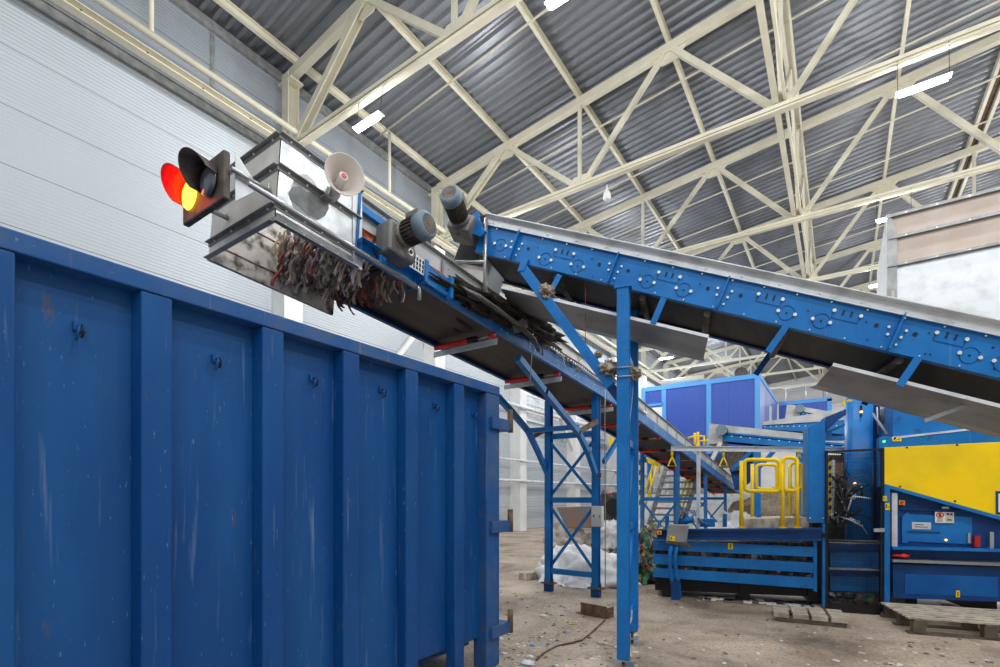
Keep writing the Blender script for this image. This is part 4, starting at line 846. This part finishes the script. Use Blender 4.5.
mb = MB('waste_dark'); quad(mb, [(829, 592), (879, 594), (879, 612), (829, 608)], .15, .5); mb.build('sump', T14)

# slatted baling chamber
T15 = thing('slatted_chamber', 'low blue slatted baling channel full of waste', 'baling channel', bxy(735, 0))
for a_, b_, c_, d_ in ((540, 547, 557, 550), (554, 563, 573, 564), (568, 578, 589, 577)):
    mb = MB('blue'); quad(mb, [(653, a_), (815, b_), (815, c_), (653, d_)], 0, .06); mb.build('slat', T15, .004)
mb = MB('blue_dark'); quad(mb, [(657, 530.5), (822, 529), (822, 539.5), (657, 538)], -.03, .03); quad(mb, [(657, 529.5), (822, 528), (822, 530), (657, 531)], -.09, .15); quad(mb, [(657, 537.5), (822, 539), (822, 541), (657, 539.5)], -.09, .12); mb.build('top_beam', T15)
mb = MB('blue'); quad(mb, [(813.5, 541), (817, 541), (817, 592), (813.5, 591)], -.005, .08); mb.build('end_post', T15)
for px in (662, 740, 808): quad(MB('black'), [(px, 575), (px+10, 576), (px+10, 601), (px, 601)], .2, .7).build('foot', T15)
mb = MB('black'); quad(mb, [(655, 577), (822, 588), (822, 597), (655, 590)], .25, .7); quad(mb, [(812, 523), (829, 523), (829, 603), (812, 603)], .25, .6); mb.build('base_beam', T15)
label_plate([(728, 543), (733, 543.2), (733, 549.4), (728, 549.2)], -.006, 'arrow').build('warning_label', T15)
mb = MB('waste_dark'); quad(mb, [(656, 541), (814, 543), (814, 588), (656, 577)], .07, .7); o = mb.build('pressed_waste'); tag(o, 'pressed mixed waste showing between the blue slats', 'waste', kind='stuff')
# deck on top
mb = MB('galv_dull'); p0, p1 = PB(744, 516, .0), PB(809, 516, .0)
mb.use('timber'); quad(mb, [(744, 519), (809, 517.5), (809, 528.5), (744, 528.5)], .08, .8)
tag(mb.build('deck_block', None, .004), 'grey timber deck block under the yellow guardrails', 'platform')
# yellow rails
def rails(label, off, loops, posts):
    t = thing('guardrail', label, 'guardrail', PB(770, 528, off), 'yellow tubular guardrails on the deck')
    r_ = .028 if off < .3 else .026
    for x, y0, y1 in posts:
        MB('yellow').tube(PB(x, y0, off), PB(x, y1, off), r_, 10).build('post', t)
        mb = MB('yellow'); mb.ob(PB(x, y1, off), U*.05, N*.04, UP*.008); mb.build('foot_plate', t)
    for x0, x1, y0, y1 in loops:
        a, b2, c, d = PB(x0, y1, off), PB(x0, y0, off), PB(x1, y0+.3, off), PB(x1, y1+.6, off); pts = []; rad = .07
        cs_ = [a, b2, c, d]
        for i in range(4):
            p_, q_, s_ = cs_[i-1], cs_[i], cs_[(i+1) % 4]; e1 = (p_-q_).normalized()*rad; e2 = (s_-q_).normalized()*rad
            for k in range(5): f = k/4; pts.append(q_+e1*(1-f)**2+e2*f**2)
        pts.append(pts[0]); pts.append(pts[1]); MB('yellow').path(pts, r_, 10).build('rail_loop', t)
rails('front yellow tubular guardrail standing on the deck', .0, [(744.5, 779.5, 459.5, 491), (783, 797, 457.5, 490.5)], [(741.5, 461, 527.5), (782.5, 464, 527.5), (797, 460, 527.5)])
rails('rear yellow tubular guardrail behind the front one on the deck', .75, [(756.5, 777, 464.5, 489), (790, 802, 463, 489)], [(752.3, 464, 519), (790, 464, 519), (803, 466, 519)])
# control box on curved legs
T16 = thing('control_desk', 'grey sloping control box on two bent blue legs', 'control desk', PB(676, 598, -.35))
mb = MB('galv_dull'); f = -.4
p = [PB(666, 541, f), PB(668, 525, f), PB(689, 525.5, f), PB(686.5, 543, f)]; mb.prism(p, N*.3); mb.build('enclosure', T16, .006)
mb = MB('motor_dark'); quad(mb, [(665, 541.2), (687, 543.2), (692, 549), (688, 550), (684, 546), (666, 543)], f-.01, .2); mb.build('lower_lip', T16)
label_plate([(670.2, 536), (675, 536.3), (675, 541), (670.2, 540.8)], f-.008, 'tri').build('warning_label', T16)
for x in (671.5, 677): 
    P = [PB(x+dx, y, f+.05) for dx, y in ((1, 543), (-1.2, 552), (-1.8, 562), (-.5, 574), (1.5, 585), (2.5, 598))]
    MB('blue').path(P, .03, 8).build('leg', T16)
mb = MB('blue_dark'); quad(mb, [(671, 581), (680, 581), (680, 600), (671, 600)], f, .12); mb.build('foot', T16)
# hydraulics on top of chamber left
T17 = thing('hydraulic_pump', 'blue hydraulic pump with grey hoses on the channel top', 'pump', PB(690, 529, .3))
mb = MB('blue'); quad(mb, [(700, 519), (715, 519), (715, 527), (700, 527)], .3, .25); mb.build('block', T17, .006)
mb = MB('blue'); mb.tube(PB(680, 522, .35), PB(694, 519, .35), .055, 14); mb.build('motor', T17)
mb = MB('steel')
for k in range(6): mb.use(['steel', 'black', 'trim_blue'][k % 3]).path([PB(677+k, 527, .3), PB(680+k*1.5, 514-k, .3+.02*k), PB(690+k, 512-k*.3, .3), PB(699, 518+k, .3), PB(705+k, 524, .25)], .008, 6)
mb.build('hose', T17)
for i, (px, y0, y1) in enumerate(((665, 516, 529), (723, 514, 527), (757, 514, 527), (794, 514, 527))):
    mb = MB('blue'); quad(mb, [(px, y0), (px+4, y0), (px+4, y1), (px, y1)], .5, .1); tag(mb.build('short_post'), ['short blue post behind the control box', 'short blue post near the white film bags', 'short blue post behind the front guardrail', 'rightmost short blue post behind the guardrail'][i], 'post')
# red/yellow emergency block left
mb = MB('yellow'); quad(mb, [(657, 531), (661.5, 531), (661.5, 534.5), (657, 534.5)], -.12, .1); mb.use('bright_red').disc(PB(659.3, 532.7, -.13), N, .02, .02, 10); tag(mb.build('stop_button'), 'small yellow emergency stop box at the channel end', 'switch box')
# long galvanised overhead rail with post
off = 1.0
T18 = thing('overhead_rail', 'long grey galvanised rail on a post behind the channel', 'rail', PB(699, 515, off))
mb = MB('galv_side'); mb.chan(PB(671, 451, off), PB(850, 453, off), -N, UP, .085, .05, .006); mb.build('rail', T18)
mb = MB('galv_side'); mb.bar(PB(698.5, 451, off+.05), PB(698.5, 528, off+.05), .07, .05); mb.build('post', T18)
for i, px in enumerate((672, 723.5, 799)):
    t = thing('pull_handle', ['yellow triangular handle hanging at the left end of the rail', 'yellow triangular handle hanging left of the guardrails', 'small yellow hanger above the guardrails'][i], 'handle', PB(px, 451, off), 'yellow handles hanging from the rail')
    s_ = 1 if i < 2 else .45
    mb = MB('yellow'); a, b2, c = PB(px, 451+6*s_, off), PB(px-4.3*s_, 451+15*s_, off), PB(px+4.3*s_, 451+15*s_, off); mb.path([a, b2, c, a], .014, 6); mb.build('triangle', t)
    mb = MB('yellow'); mb.tube(PB(px, 450.5, off), a, .022, 8); mb.build('grip', t)

# ================================================================= FAR MACHINES
def farconv(label, Y, top, bot, galv, head=None, wd=1.0):
    # top = [(px,py) left,right] top of guard; bot = bottom of blue beam; galv fraction of height
    t = thing('belt_conveyor', label, 'conveyor', PY(top[0][0], bot[0][1], Y), 'conveyors in the back of the hall')
    a, b2 = PY(*top[0], Y), PY(*top[1], Y); c, d = PY(*bot[0], Y), PY(*bot[1], Y); g0, g1_ = a.lerp(c, galv), b2.lerp(d, galv); n = V((0, wd, 0))
    MB('galv_far').prism([a, b2, g1_, g0], (0, .04, 0)).build('side_guard', t)
    mb = MB('trim_blue'); mb.use('blue').prism([g0, g1_, d, c], (0, .06, 0)); mb.use('bolt')
    for k in range(14): q = g0.lerp(g1_, (k+.5)/14); q2 = c.lerp(d, (k+.5)/14); mb.disc(q.lerp(q2, .4)-V((0, .01, 0)), (0, 1, 0), .02, .02, 6)
    mb.build('side_frame', t)
    MB('blue_dark').prism([g0+n, g1_+n, d+n, c+n], (0, .06, 0)).build('side_frame', t)
    MB('galv_far').prism([a+n, b2+n, g1_+n, g0+n], (0, .04, 0)).build('side_guard', t)
    e = (c-g0)*.3; MB('rubber').prism([g0+e, g1_+e, g1_+e+n, g0+e+n], (0, 0, .03)).build('belt', t)
    if head:
        mb = MB('galv_far'); mb.prism([PY(x, y, Y-.03) for x, y in head], (0, wd+.06, 0)); mb.build('head_hood', t)
        h = PY(sum(x for x, y in head)/len(head)+7, sum(y for x, y in head)/len(head)-3, Y-.1); mb = MB('motor_dark'); mb.tube(h, h+V((0, -.2, 0)), .16, 14); mb.use('motor_blue').tube(h+V((0, -.2, 0)), h+V((0, -.26, 0)), .17, 14); mb.build('motor', t)
    return t
farconv('grey and blue conveyor ending behind the yellow guardrails', 17, [(712, 424), (860, 439)], [(722, 441), (860, 453)], .42, [(709.5, 423.5), (724, 425), (722, 443), (707.5, 444)])
farconv('blue conveyor rising to the right in front of the blue annex', 20, [(763, 422), (846, 408)], [(762, 429), (846, 434)], .45)
farconv('small conveyor with grey boxed head before the blue annex', 24, [(790, 404.5), (850, 415)], [(795, 415), (850, 424)], .5, [(787, 404.5), (801, 406.5), (799, 419), (785, 419)])
# legs of far conveyor
t = thing('conveyor_trestle', 'blue trestle with dark machinery under the back conveyor', 'support', (PY(757, 500, 17.2).x, 17.2, 0))
for px in (757, 800): p_ = PY(px, 500, 17.2); MB('blue').bar((p_.x, 17.2, 0), (p_.x, 17.2, PY(px, 440, 17.2).z), .2, .2, (0, 1, 0)).build('leg', t)
mb = MB('blue'); mb.bar(PY(732, 470, 17.2), PY(757, 446, 17.2), .1, .12); mb.bar(PY(757, 470, 17.2), PY(775, 450, 17.2), .1, .12); mb.build('brace', t)
mb = MB('blue_dark'); mb.prism([PY(724, 447, 17.4), PY(757, 449, 17.4), PY(755, 478, 17.4), PY(735, 490, 17.4)], (0, .5, 0)); mb.use('motor_dark').prism([PY(726, 452, 17.2), PY(745, 450, 17.2), PY(742, 470, 17.2), PY(730, 472, 17.2)], (0, .2, 0)); mb.build('drive_unit', t)
mb = MB('white_paint'); mb.bar(PY(721, 442, 17.0), PY(711, 462, 17.0), .12, .12); mb.build('stay', t)
# control cabin
T19 = thing('control_cabin', 'large blue panelled sorting cabin raised in the back of the hall', 'cabin', (-6.4, 28, 4))
cy = 28; x0, x1 = PY(643, 392, cy).x, PY(759, 376, cy).x; zt = PY(759, 374.5, cy).z; zbm = 3.9
MB('cabin_panel').box((x0, cy, zbm), (x1, cy+8.6, zt)).build('wall', T19)
mb = MB('trim_blue'); mb.box((x0-.05, cy-.06, zt-.18), (x1+.05, cy+8.7, zt+.06)); mb.use('trim_blue')
for px in (643.5, 664, 709, 757.5): x = PY(px, 400, cy).x; mb.box((x-.12, cy-.05, zbm), (x+.12, cy, zt))
xa = PY(645, 400, cy).x; xb = PY(663, 400, cy).x; zz = PY(650, 405, cy).z; mb.box((xa, cy-.05, zz-.08), (xb, cy, zz+.05)); mb.build('trim', T19)
mb = MB('cabin_side'); mb.box((x1, cy+.3, zbm), (x1+.02, cy+8.5, zt-.2)); mb.use('white_paint').box((x1+.02, cy+4.2, zbm+1.2), (x1+.04, cy+5.2, zbm+3)); mb.use('trim_blue')
for k in (2.5, 5.6): mb.box((x1+.02, cy+k, zbm), (x1+.03, cy+k+.06, zt-.2))
mb.build('side_wall', T19)
mb = MB('sign_white'); a = PY(650, 408, cy-.06); b2 = PY(662, 420, cy-.06); mb.box((a.x, cy-.06, b2.z), (b2.x, cy-.01, a.z)); mb.build('window', T19)
MB('blue_dark').box((x0, cy, zbm-.3), (x1+6, cy+8.6, zbm)).build('platform', T19)
for x in (x0+.3, -6.4, x1-.2): MB('blue').box((x-.12, cy+.2, 0), (x+.12, cy+.44, zbm-.3)).build('leg', T19)
mb = MB('motor_dark'); P = PY(742, 371, cy+1); mb.lathe(P+V((0, .0, -.2)), (0, -1, 0), [(0, .001), (0, .30), (.2, .33), (.5, .3), (.5, .001)], 16); mb.build('roof_fan', T19)
mb = MB('white_paint'); mb.use('cream').tube(PY(662, 383, cy+3), PY(704, 377, cy+3), .16, 10); mb.build('duct', T19)
# annex
T20 = thing('cabin_annex', 'lower blue panelled annex behind the cabin', 'cabin', (-2, 36.5, 4)); cy2 = 36.8; xe = PY(831, 400, cy2).x; za = PY(831, 398.5, cy2).z
MB('cabin_panel').box((x1+.1, cy2, 0.01), (xe, cy2+5, za)).build('wall', T20); mb = MB('trim_blue'); mb.box((x1+.1, cy2-.05, za-.15), (xe+.05, cy2, za+.08)); mb.box((xe-.2, cy2-.05, 3), (xe+.05, cy2, za)); mb.build('trim', T20)
mb = MB('galv_side'); mb.tube((x1+.3, cy2, za+.9), (xe+.3, cy2, za+1.0), .05, 6); 
for k in range(3): mb.tube((x1+.5+k*1.1, cy2, za), (x1+.5+k*1.1, cy2, za+.95), .04, 6)
mb.build('roof_rail', T20)
# pale block wall with rails behind guardrails
mb = MB('white_paint'); a = PY(756, 450, 24); b2 = PY(826, 450, 24); mb.box((a.x-1.0, 24, 0), (b2.x+.5, 24.3, PY(780, 448, 24).z)); struct(mb, 'wall_partition', 'white partition wall behind the yellow guardrails')
mb = MB('galv_side'); a = PY(640, 500, 23); b2 = PY(756, 500, 23); mb.box((a.x-1, 23, 0), (b2.x+1.0, 23.2, PY(690, 494, 23).z)); struct(mb, 'wall_low', 'low grey wall behind the stairs')
# stairs
T21 = thing('steel_stairs', 'grey steel stairs with yellow handrails beneath the conveyor', 'stairs', (PY(665, 500, 16.8).x, 16.8, 0))
for k, (dy) in enumerate((0, 1.0)):
    a, b2 = PY(648, 528, 16.6), PY(667, 464, 16.6); mb = MB('galv_dull'); mb.bar(a+V((dy*1.1, 0, 0)), b2+V((dy*1.1, 0, 0)), .05, .14, (1, 0, 0)); mb.build('stringer', T21)
a, b2 = PY(648, 528, 16.6), PY(667, 464, 16.6)
for k in range(11): q = a.lerp(b2, k/10); MB('motor_grey').box((q.x, q.y-.1, q.z), (q.x+1.1, q.y+.16, q.z+.06)).build('tread', T21)
for o_ in ((-.1), (1.15)):
    mb = MB('yellow'); A_, B_ = a+V((o_-.1, 0, .9)), b2+V((o_-.15, 0, .7)); mb.path([A_-V((0, 0, .5)), A_, B_, B_+V((.3, 0, 0))], .035, 8); mb.path([A_-V((0, 0, .5)), B_-V((0, 0, .45))], .03, 8); mb.tube(B_, B_-V((0, 0, 1)), .035, 8); mb.tube(A_.lerp(B_, .5), A_.lerp(B_, .5)-V((0, 0, .9)), .03, 8); mb.build('handrail', T21)
mb = MB('yellow')
for k in range(9): mb.use('yellow' if k % 2 else 'black'); q0 = PY(641, 460+k*5, 20); mb.box((q0.x-.08, 20, q0.z-.21), (q0.x+.08, 20.05, q0.z))
tag(mb.build('striped_post'), 'yellow and black hazard striped post left of the stairs', 'post')
mb = MB('yellow'); P = [PY(x, y, 24) for x, y in ((688, 437), (695, 437), (695, 446), (688, 446))]; t = thing('guardrail', 'small yellow guardrail at the foot of the blue cabin', 'guardrail', P[0])
mb.path([PY(688, 438, 24), PY(695, 436, 24), PY(704, 436, 24), PY(704, 446, 24)], .05, 8); mb.build('rail', t); mb = MB('yellow'); mb.tube(PY(695, 433, 24), PY(695, 448, 24), .06, 8); mb.tube(PY(698, 432, 24), PY(698, 448, 24), .06, 8); mb.build('post', t)
tag(MB('yellow').prism([PY(646, 457, 14), PY(658, 463, 14), PY(656, 466, 14), PY(648, 463, 14)], (0, .1, 0)).build('hazard_plate'), 'yellow hazard plate under the conveyor left of the stairs', 'plate')
tag(MB('yellow').prism([PY(609, 437, 14), PY(612.5, 437, 14), PY(612.5, 447, 14), PY(609, 447, 14)], (0, .1, 0)).build('hazard_plate'), 'small yellow plate left of the tall blue support leg', 'plate')
# dark machinery far behind stand
T22 = thing('wheel_loader', 'dark machine with hoses parked behind the white film bags', 'machine', PY(608, 520, 15.5))
mb = MB('motor_dark'); mb.prism([PY(600, 495, 15.5), PY(616, 492, 15.5), PY(618, 520, 15.5), PY(601, 520, 15.5)], (0, .8, 0)); mb.use('black').tube(PY(614, 507, 15.3), PY(614, 507, 15.8), .28, 16); mb.use('motor_grey').path([PY(600, 500, 15.3), PY(604, 490, 15.3), PY(612, 497, 15.3)], .05, 6); mb.use('red').disc(PY(610, 494, 15.2), (0, 1, 0), .04, .1, 8); mb.build('body', T22)
mb = MB('bucket'); P = [(556, 507), (601, 506), (600, 528), (566, 528)]; mb.prism([PY(x, y, 13.4) for x, y in P], (0, .12, 0)); tag(mb.build('loader_bucket', None, .02), 'rusty steel loader bucket plate behind the film heap', 'bucket')

# ================================================================= WASTE HEAPS, BAGS
def heap(name, label, px, py, d_off, size, m, seed, cat='bag', amp=.3, crease=.3, kind=None, group=None, z=0, sub=5):
    P = PZ(px, py, z); o = blob(name, P+V((0, 0, size[2]*.02+.001)), size, m, sub, amp, 1.8, seed, True, crease); tag(o, label, cat, group, kind); return o
heap('film_bag', 'large white plastic film bag on the floor behind the blue stand', 589, 581, 0, (.85, .72, .56), 'film', 1, amp=.35, crease=.16)
heap('film_bag', 'white plastic film spread left of the large bag', 563, 571, 0, (.5, .5, .45), 'film', 2, amp=.35, crease=.16)
heap('film_bag', 'dirty beige sack heap behind the blue stand legs', 572, 548, 0, (.75, .7, .78), 'dirty_bag', 3, amp=.35)
heap('film_bag', 'white crumpled film heap between the stand and tall support', 606, 548, 0, (.7, .6, .75), 'film', 4, amp=.35)
heap('film_bag', 'white film bag behind the tall support leg', 634, 546, 0, (.6, .6, .85), 'film', 14, amp=.35)
heap('film_bag', 'white film bag behind the hydraulic pump', 712, 548, 0, (.7, .5, .78), 'film', 5, amp=.35)
heap('film_bag', 'white film bag left of the yellow guardrails', 735, 545, 0, (.7, .6, .95), 'film', 6, amp=.35)
heap('film_bag', 'white film bag seen through the yellow guardrails', 763, 540, 0, (.9, .5, .75), 'film', 8, amp=.35)
heap('waste_heap', 'green and dark mixed plastic waste heap at the channel end', 645, 577, 0, (.52, .8, .82), 'waste', 9, 'waste', .35, .4, 'stuff')
heap('waste_heap', 'mixed waste heap with red bits behind the film bags', 660, 552, 0, (.9, .8, .55), 'waste', 10, 'waste', .35, .4, 'stuff')
heap('waste_heap', 'large brown fluffy waste heap behind the yellow guardrails', 775, 540, 0, (1.9, 1.6, 1.75), 'nest', 12, 'waste', .2, .1, 'stuff')

# ================================================================= FLOOR ITEMS
def pallet(label, o, ux, uy, L_, W_, nb, hh_=.14, legs=3, m='timber'):
    t = thing('wooden_pallet', label, 'pallet', o, 'wooden pallets on the floor'); o = V(o)
    for i in range(nb): f = (i+.5)/nb; mb = MB(m); mb.ob(o+uy*W_*f+ux*L_/2+UP*(hh_-.01), ux*L_/2, uy*(W_/nb*.28), UP*.011); mb.build('deck_board', t, .003)
    for j in range(3):
        f = (.07, .5, .93)[j]; MB('timber_dark').ob(o+ux*L_*f+uy*W_/2+UP*(hh_-.032), ux*.05, uy*W_/2, UP*.011).build('stringer_board', t)
        for i in range(legs): g = (.06, .5, .94)[i]; MB('timber_dark').ob(o+ux*L_*f+uy*W_*g+UP*(hh_/2-.02), ux*.06, uy*.05, UP*(hh_/2-.025)).build('block', t)
    for i in range(3): g = (.06, .5, .94)[i]; MB('timber_dark').ob(o+uy*W_*g+ux*L_/2+UP*.012, ux*L_/2, uy*.05, UP*.011).build('bottom_board', t)
    return t
a = PZ(909, 634); u2 = V((.95, .31, 0)).normalized(); n2 = V((-u2.y, u2.x, 0)); pallet('long slatted wooden pallet in front of the baler', a, U, N, 1.5, .95, 7, .19)
# small broken pallet with crosswise blocks
a = PZ(776, 621); b2 = PZ(847, 628); d = (b2-a).normalized(); nn = V((-d.y, d.x, 0)); t = thing('broken_pallet', 'small broken pallet lying before the mesh gate', 'pallet', a, 'wooden pallets on the floor')
L_ = (b2-a).length; MB('timber_dark').ob(a+d*L_/2+nn*.03+UP*.03, d*L_/2, nn*.04, UP*.028).build('runner', t); MB('timber_dark').ob(a+d*L_/2+nn*.45+UP*.03, d*L_/2, nn*.04, UP*.028).build('runner', t)
for f in (.08, .36, .63, .90): MB('timber').ob(a+d*L_*f+nn*.24+UP*.088, d*.085, nn*.27, UP*.03).build('deck_board', t, .003)
a = PZ(522, 580); b2 = PZ(560, 574); mb = MB('timber'); mb.bar(a+UP*.07, b2+UP*.07, .2, .14); tag(mb.build('concrete_block', None, .01), 'weathered grey beam lying behind the blue stand foot', 'beam')
a = PZ(636, 580); b2 = PZ(656, 580); mb = MB('timber'); mb.bar(a+UP*.06+V((0, .3, 0)), b2+UP*.06+V((0, .3, 0)), .2, .12); tag(mb.build('concrete_block', None, .01), 'weathered grey beam under the green waste heap', 'beam')
a = PZ(581, 614); b2 = PZ(607, 619); mb = MB('rust'); mb.bar(a+UP*.08, b2+UP*.08, .012, .16); mb.bar(a+UP*.01+V((-.05, .12, 0)), b2+UP*.01+V((-.05, .12, 0)), .25, .012); mb.bar(b2+UP*.07, b2+UP*.07+V((.03, .15, 0)), .012, .14); tag(mb.build('steel_bracket'), 'rusty steel angle bracket standing on the floor', 'bracket')
mb = MB('rust'); P = [PZ(x, y, .012) for x, y in ((605, 620), (592, 632), (582, 640), (570, 643), (556, 646), (545, 652), (536, 660))]; mb.path(P, .010, 5); tag(mb.build('steel_rod'), 'thin rusty rod lying on the floor by the container', 'rod')
for i, (px, py, m, w, lb, cat) in enumerate(((572, 624, 'yellow', .045, 'yellow plastic scrap flat on the floor', 'scrap'), (598, 614.5, 'yellow', .04, 'yellow plastic scrap beside the rusty bracket', 'scrap'), (532.5, 645.5, 'trim_blue', .03, 'small blue scrap near the container corner', 'scrap'), (543, 616.5, 'film', .05, 'white paper scrap in the open floor', 'scrap'),
        (504, 654, 'film', .03, 'white scrap against the container corner', 'scrap'), (528, 664, 'film', .07, 'torn white paper at the bottom edge', 'scrap'), (530, 657, 'film', .04, 'pale crumpled scrap above the torn paper', 'scrap'), (547, 657, 'orange', .015, 'tiny orange scrap near the rod', 'scrap'), (569.5, 659.5, 'sign_green', .018, 'small green scrap near the bottom edge', 'scrap'),
        (603, 644, 'dirty_bag', .06, 'crumpled pale bag left of the support leg foot', 'scrap'), (870, 639, 'film', .03, 'white scrap in front of the broken pallet', 'scrap'), (681, 599.5, 'orange', .025, 'orange scrap beside the control desk foot', 'scrap'), (994, 634, 'film', .05, 'white scrap beneath the long pallet end', 'scrap'), (563.5, 628, 'dirty_bag', .025, 'beige scrap right of the floor groove', 'scrap'))):
    P = PZ(px, py); o = blob('litter_scrap', P+V((0, 0, .003)), (w, w*.8, w*.35 if m != 'yellow' else .008), m, 3, .6, 2, i); tag(o, lb, cat, 'scraps littering the floor')
mb = MB('rag3'); rr = random.Random(21)
for k in range(420):
    px = rr.uniform(500, 1010); py = rr.uniform(590, 670) if px < 880 else rr.uniform(632, 670)
    if rr.random() < .45: px = rr.uniform(502, 640)
    P = PZ(px, py); s_ = rr.uniform(.004, .016); mb.use(rr.choice(['rag3', 'rag7', 'rag0', 'rag3', 'rag7', 'film', 'rag1'])); d = V((rr.uniform(-1, 1), rr.uniform(-1, 1), 0)).normalized()
    mb.ob(P+UP*s_*.3, d*s_*rr.uniform(.8, 2), V((-d.y, d.x, 0))*s_, UP*s_*.35)
tag(mb.build('floor_crumbs'), 'small dark crumbs and chips scattered over the concrete', 'debris', kind='stuff')
mb = MB('film'); rr = random.Random(8)
for k in range(60):
    P = PB(rr.uniform(700, 822), 604, .1+rr.random()*.3); P = V((P.x, P.y, .02)); mb.use(rr.choice(['film', 'motor_grey', 'rag3', 'rag1', 'galv_side'])); mb.ob(P, U*rr.uniform(.02, .1), N*.05, UP*.012)
tag(mb.build('floor_litter'), 'film and muck lying under the slatted channel', 'debris', kind='stuff')

# clean helper property
for o in bpy.data.objects:
    if '_o' in o: del o['_o']
# ================================================================= LIGHT / WORLD / CAMERA
w = bpy.data.worlds.new('world'); sc.world = w; w.use_nodes = True; bg = w.node_tree.nodes['Background']; bg.inputs[0].default_value = (.86, .93, 1, 1); bg.inputs[1].default_value = .55
cam = bpy.data.cameras.new('camera'); co = bpy.data.objects.new('camera', cam); COL.objects.link(co); sc.camera = co
cam.sensor_width = 36; cam.lens = F/1000*36; cam.shift_x = 0; cam.shift_y = (CY-333.5)/1000; cam.clip_start = .05; cam.clip_end = 300
co.location = EYE; co.rotation_euler = (math.pi/2, 0, TH)
vs_ = sc.view_settings; vs_.view_transform = 'Standard'; vs_.look = 'None'; vs_.exposure = 0; vs_.gamma = 1; vs_.use_curve_mapping = False
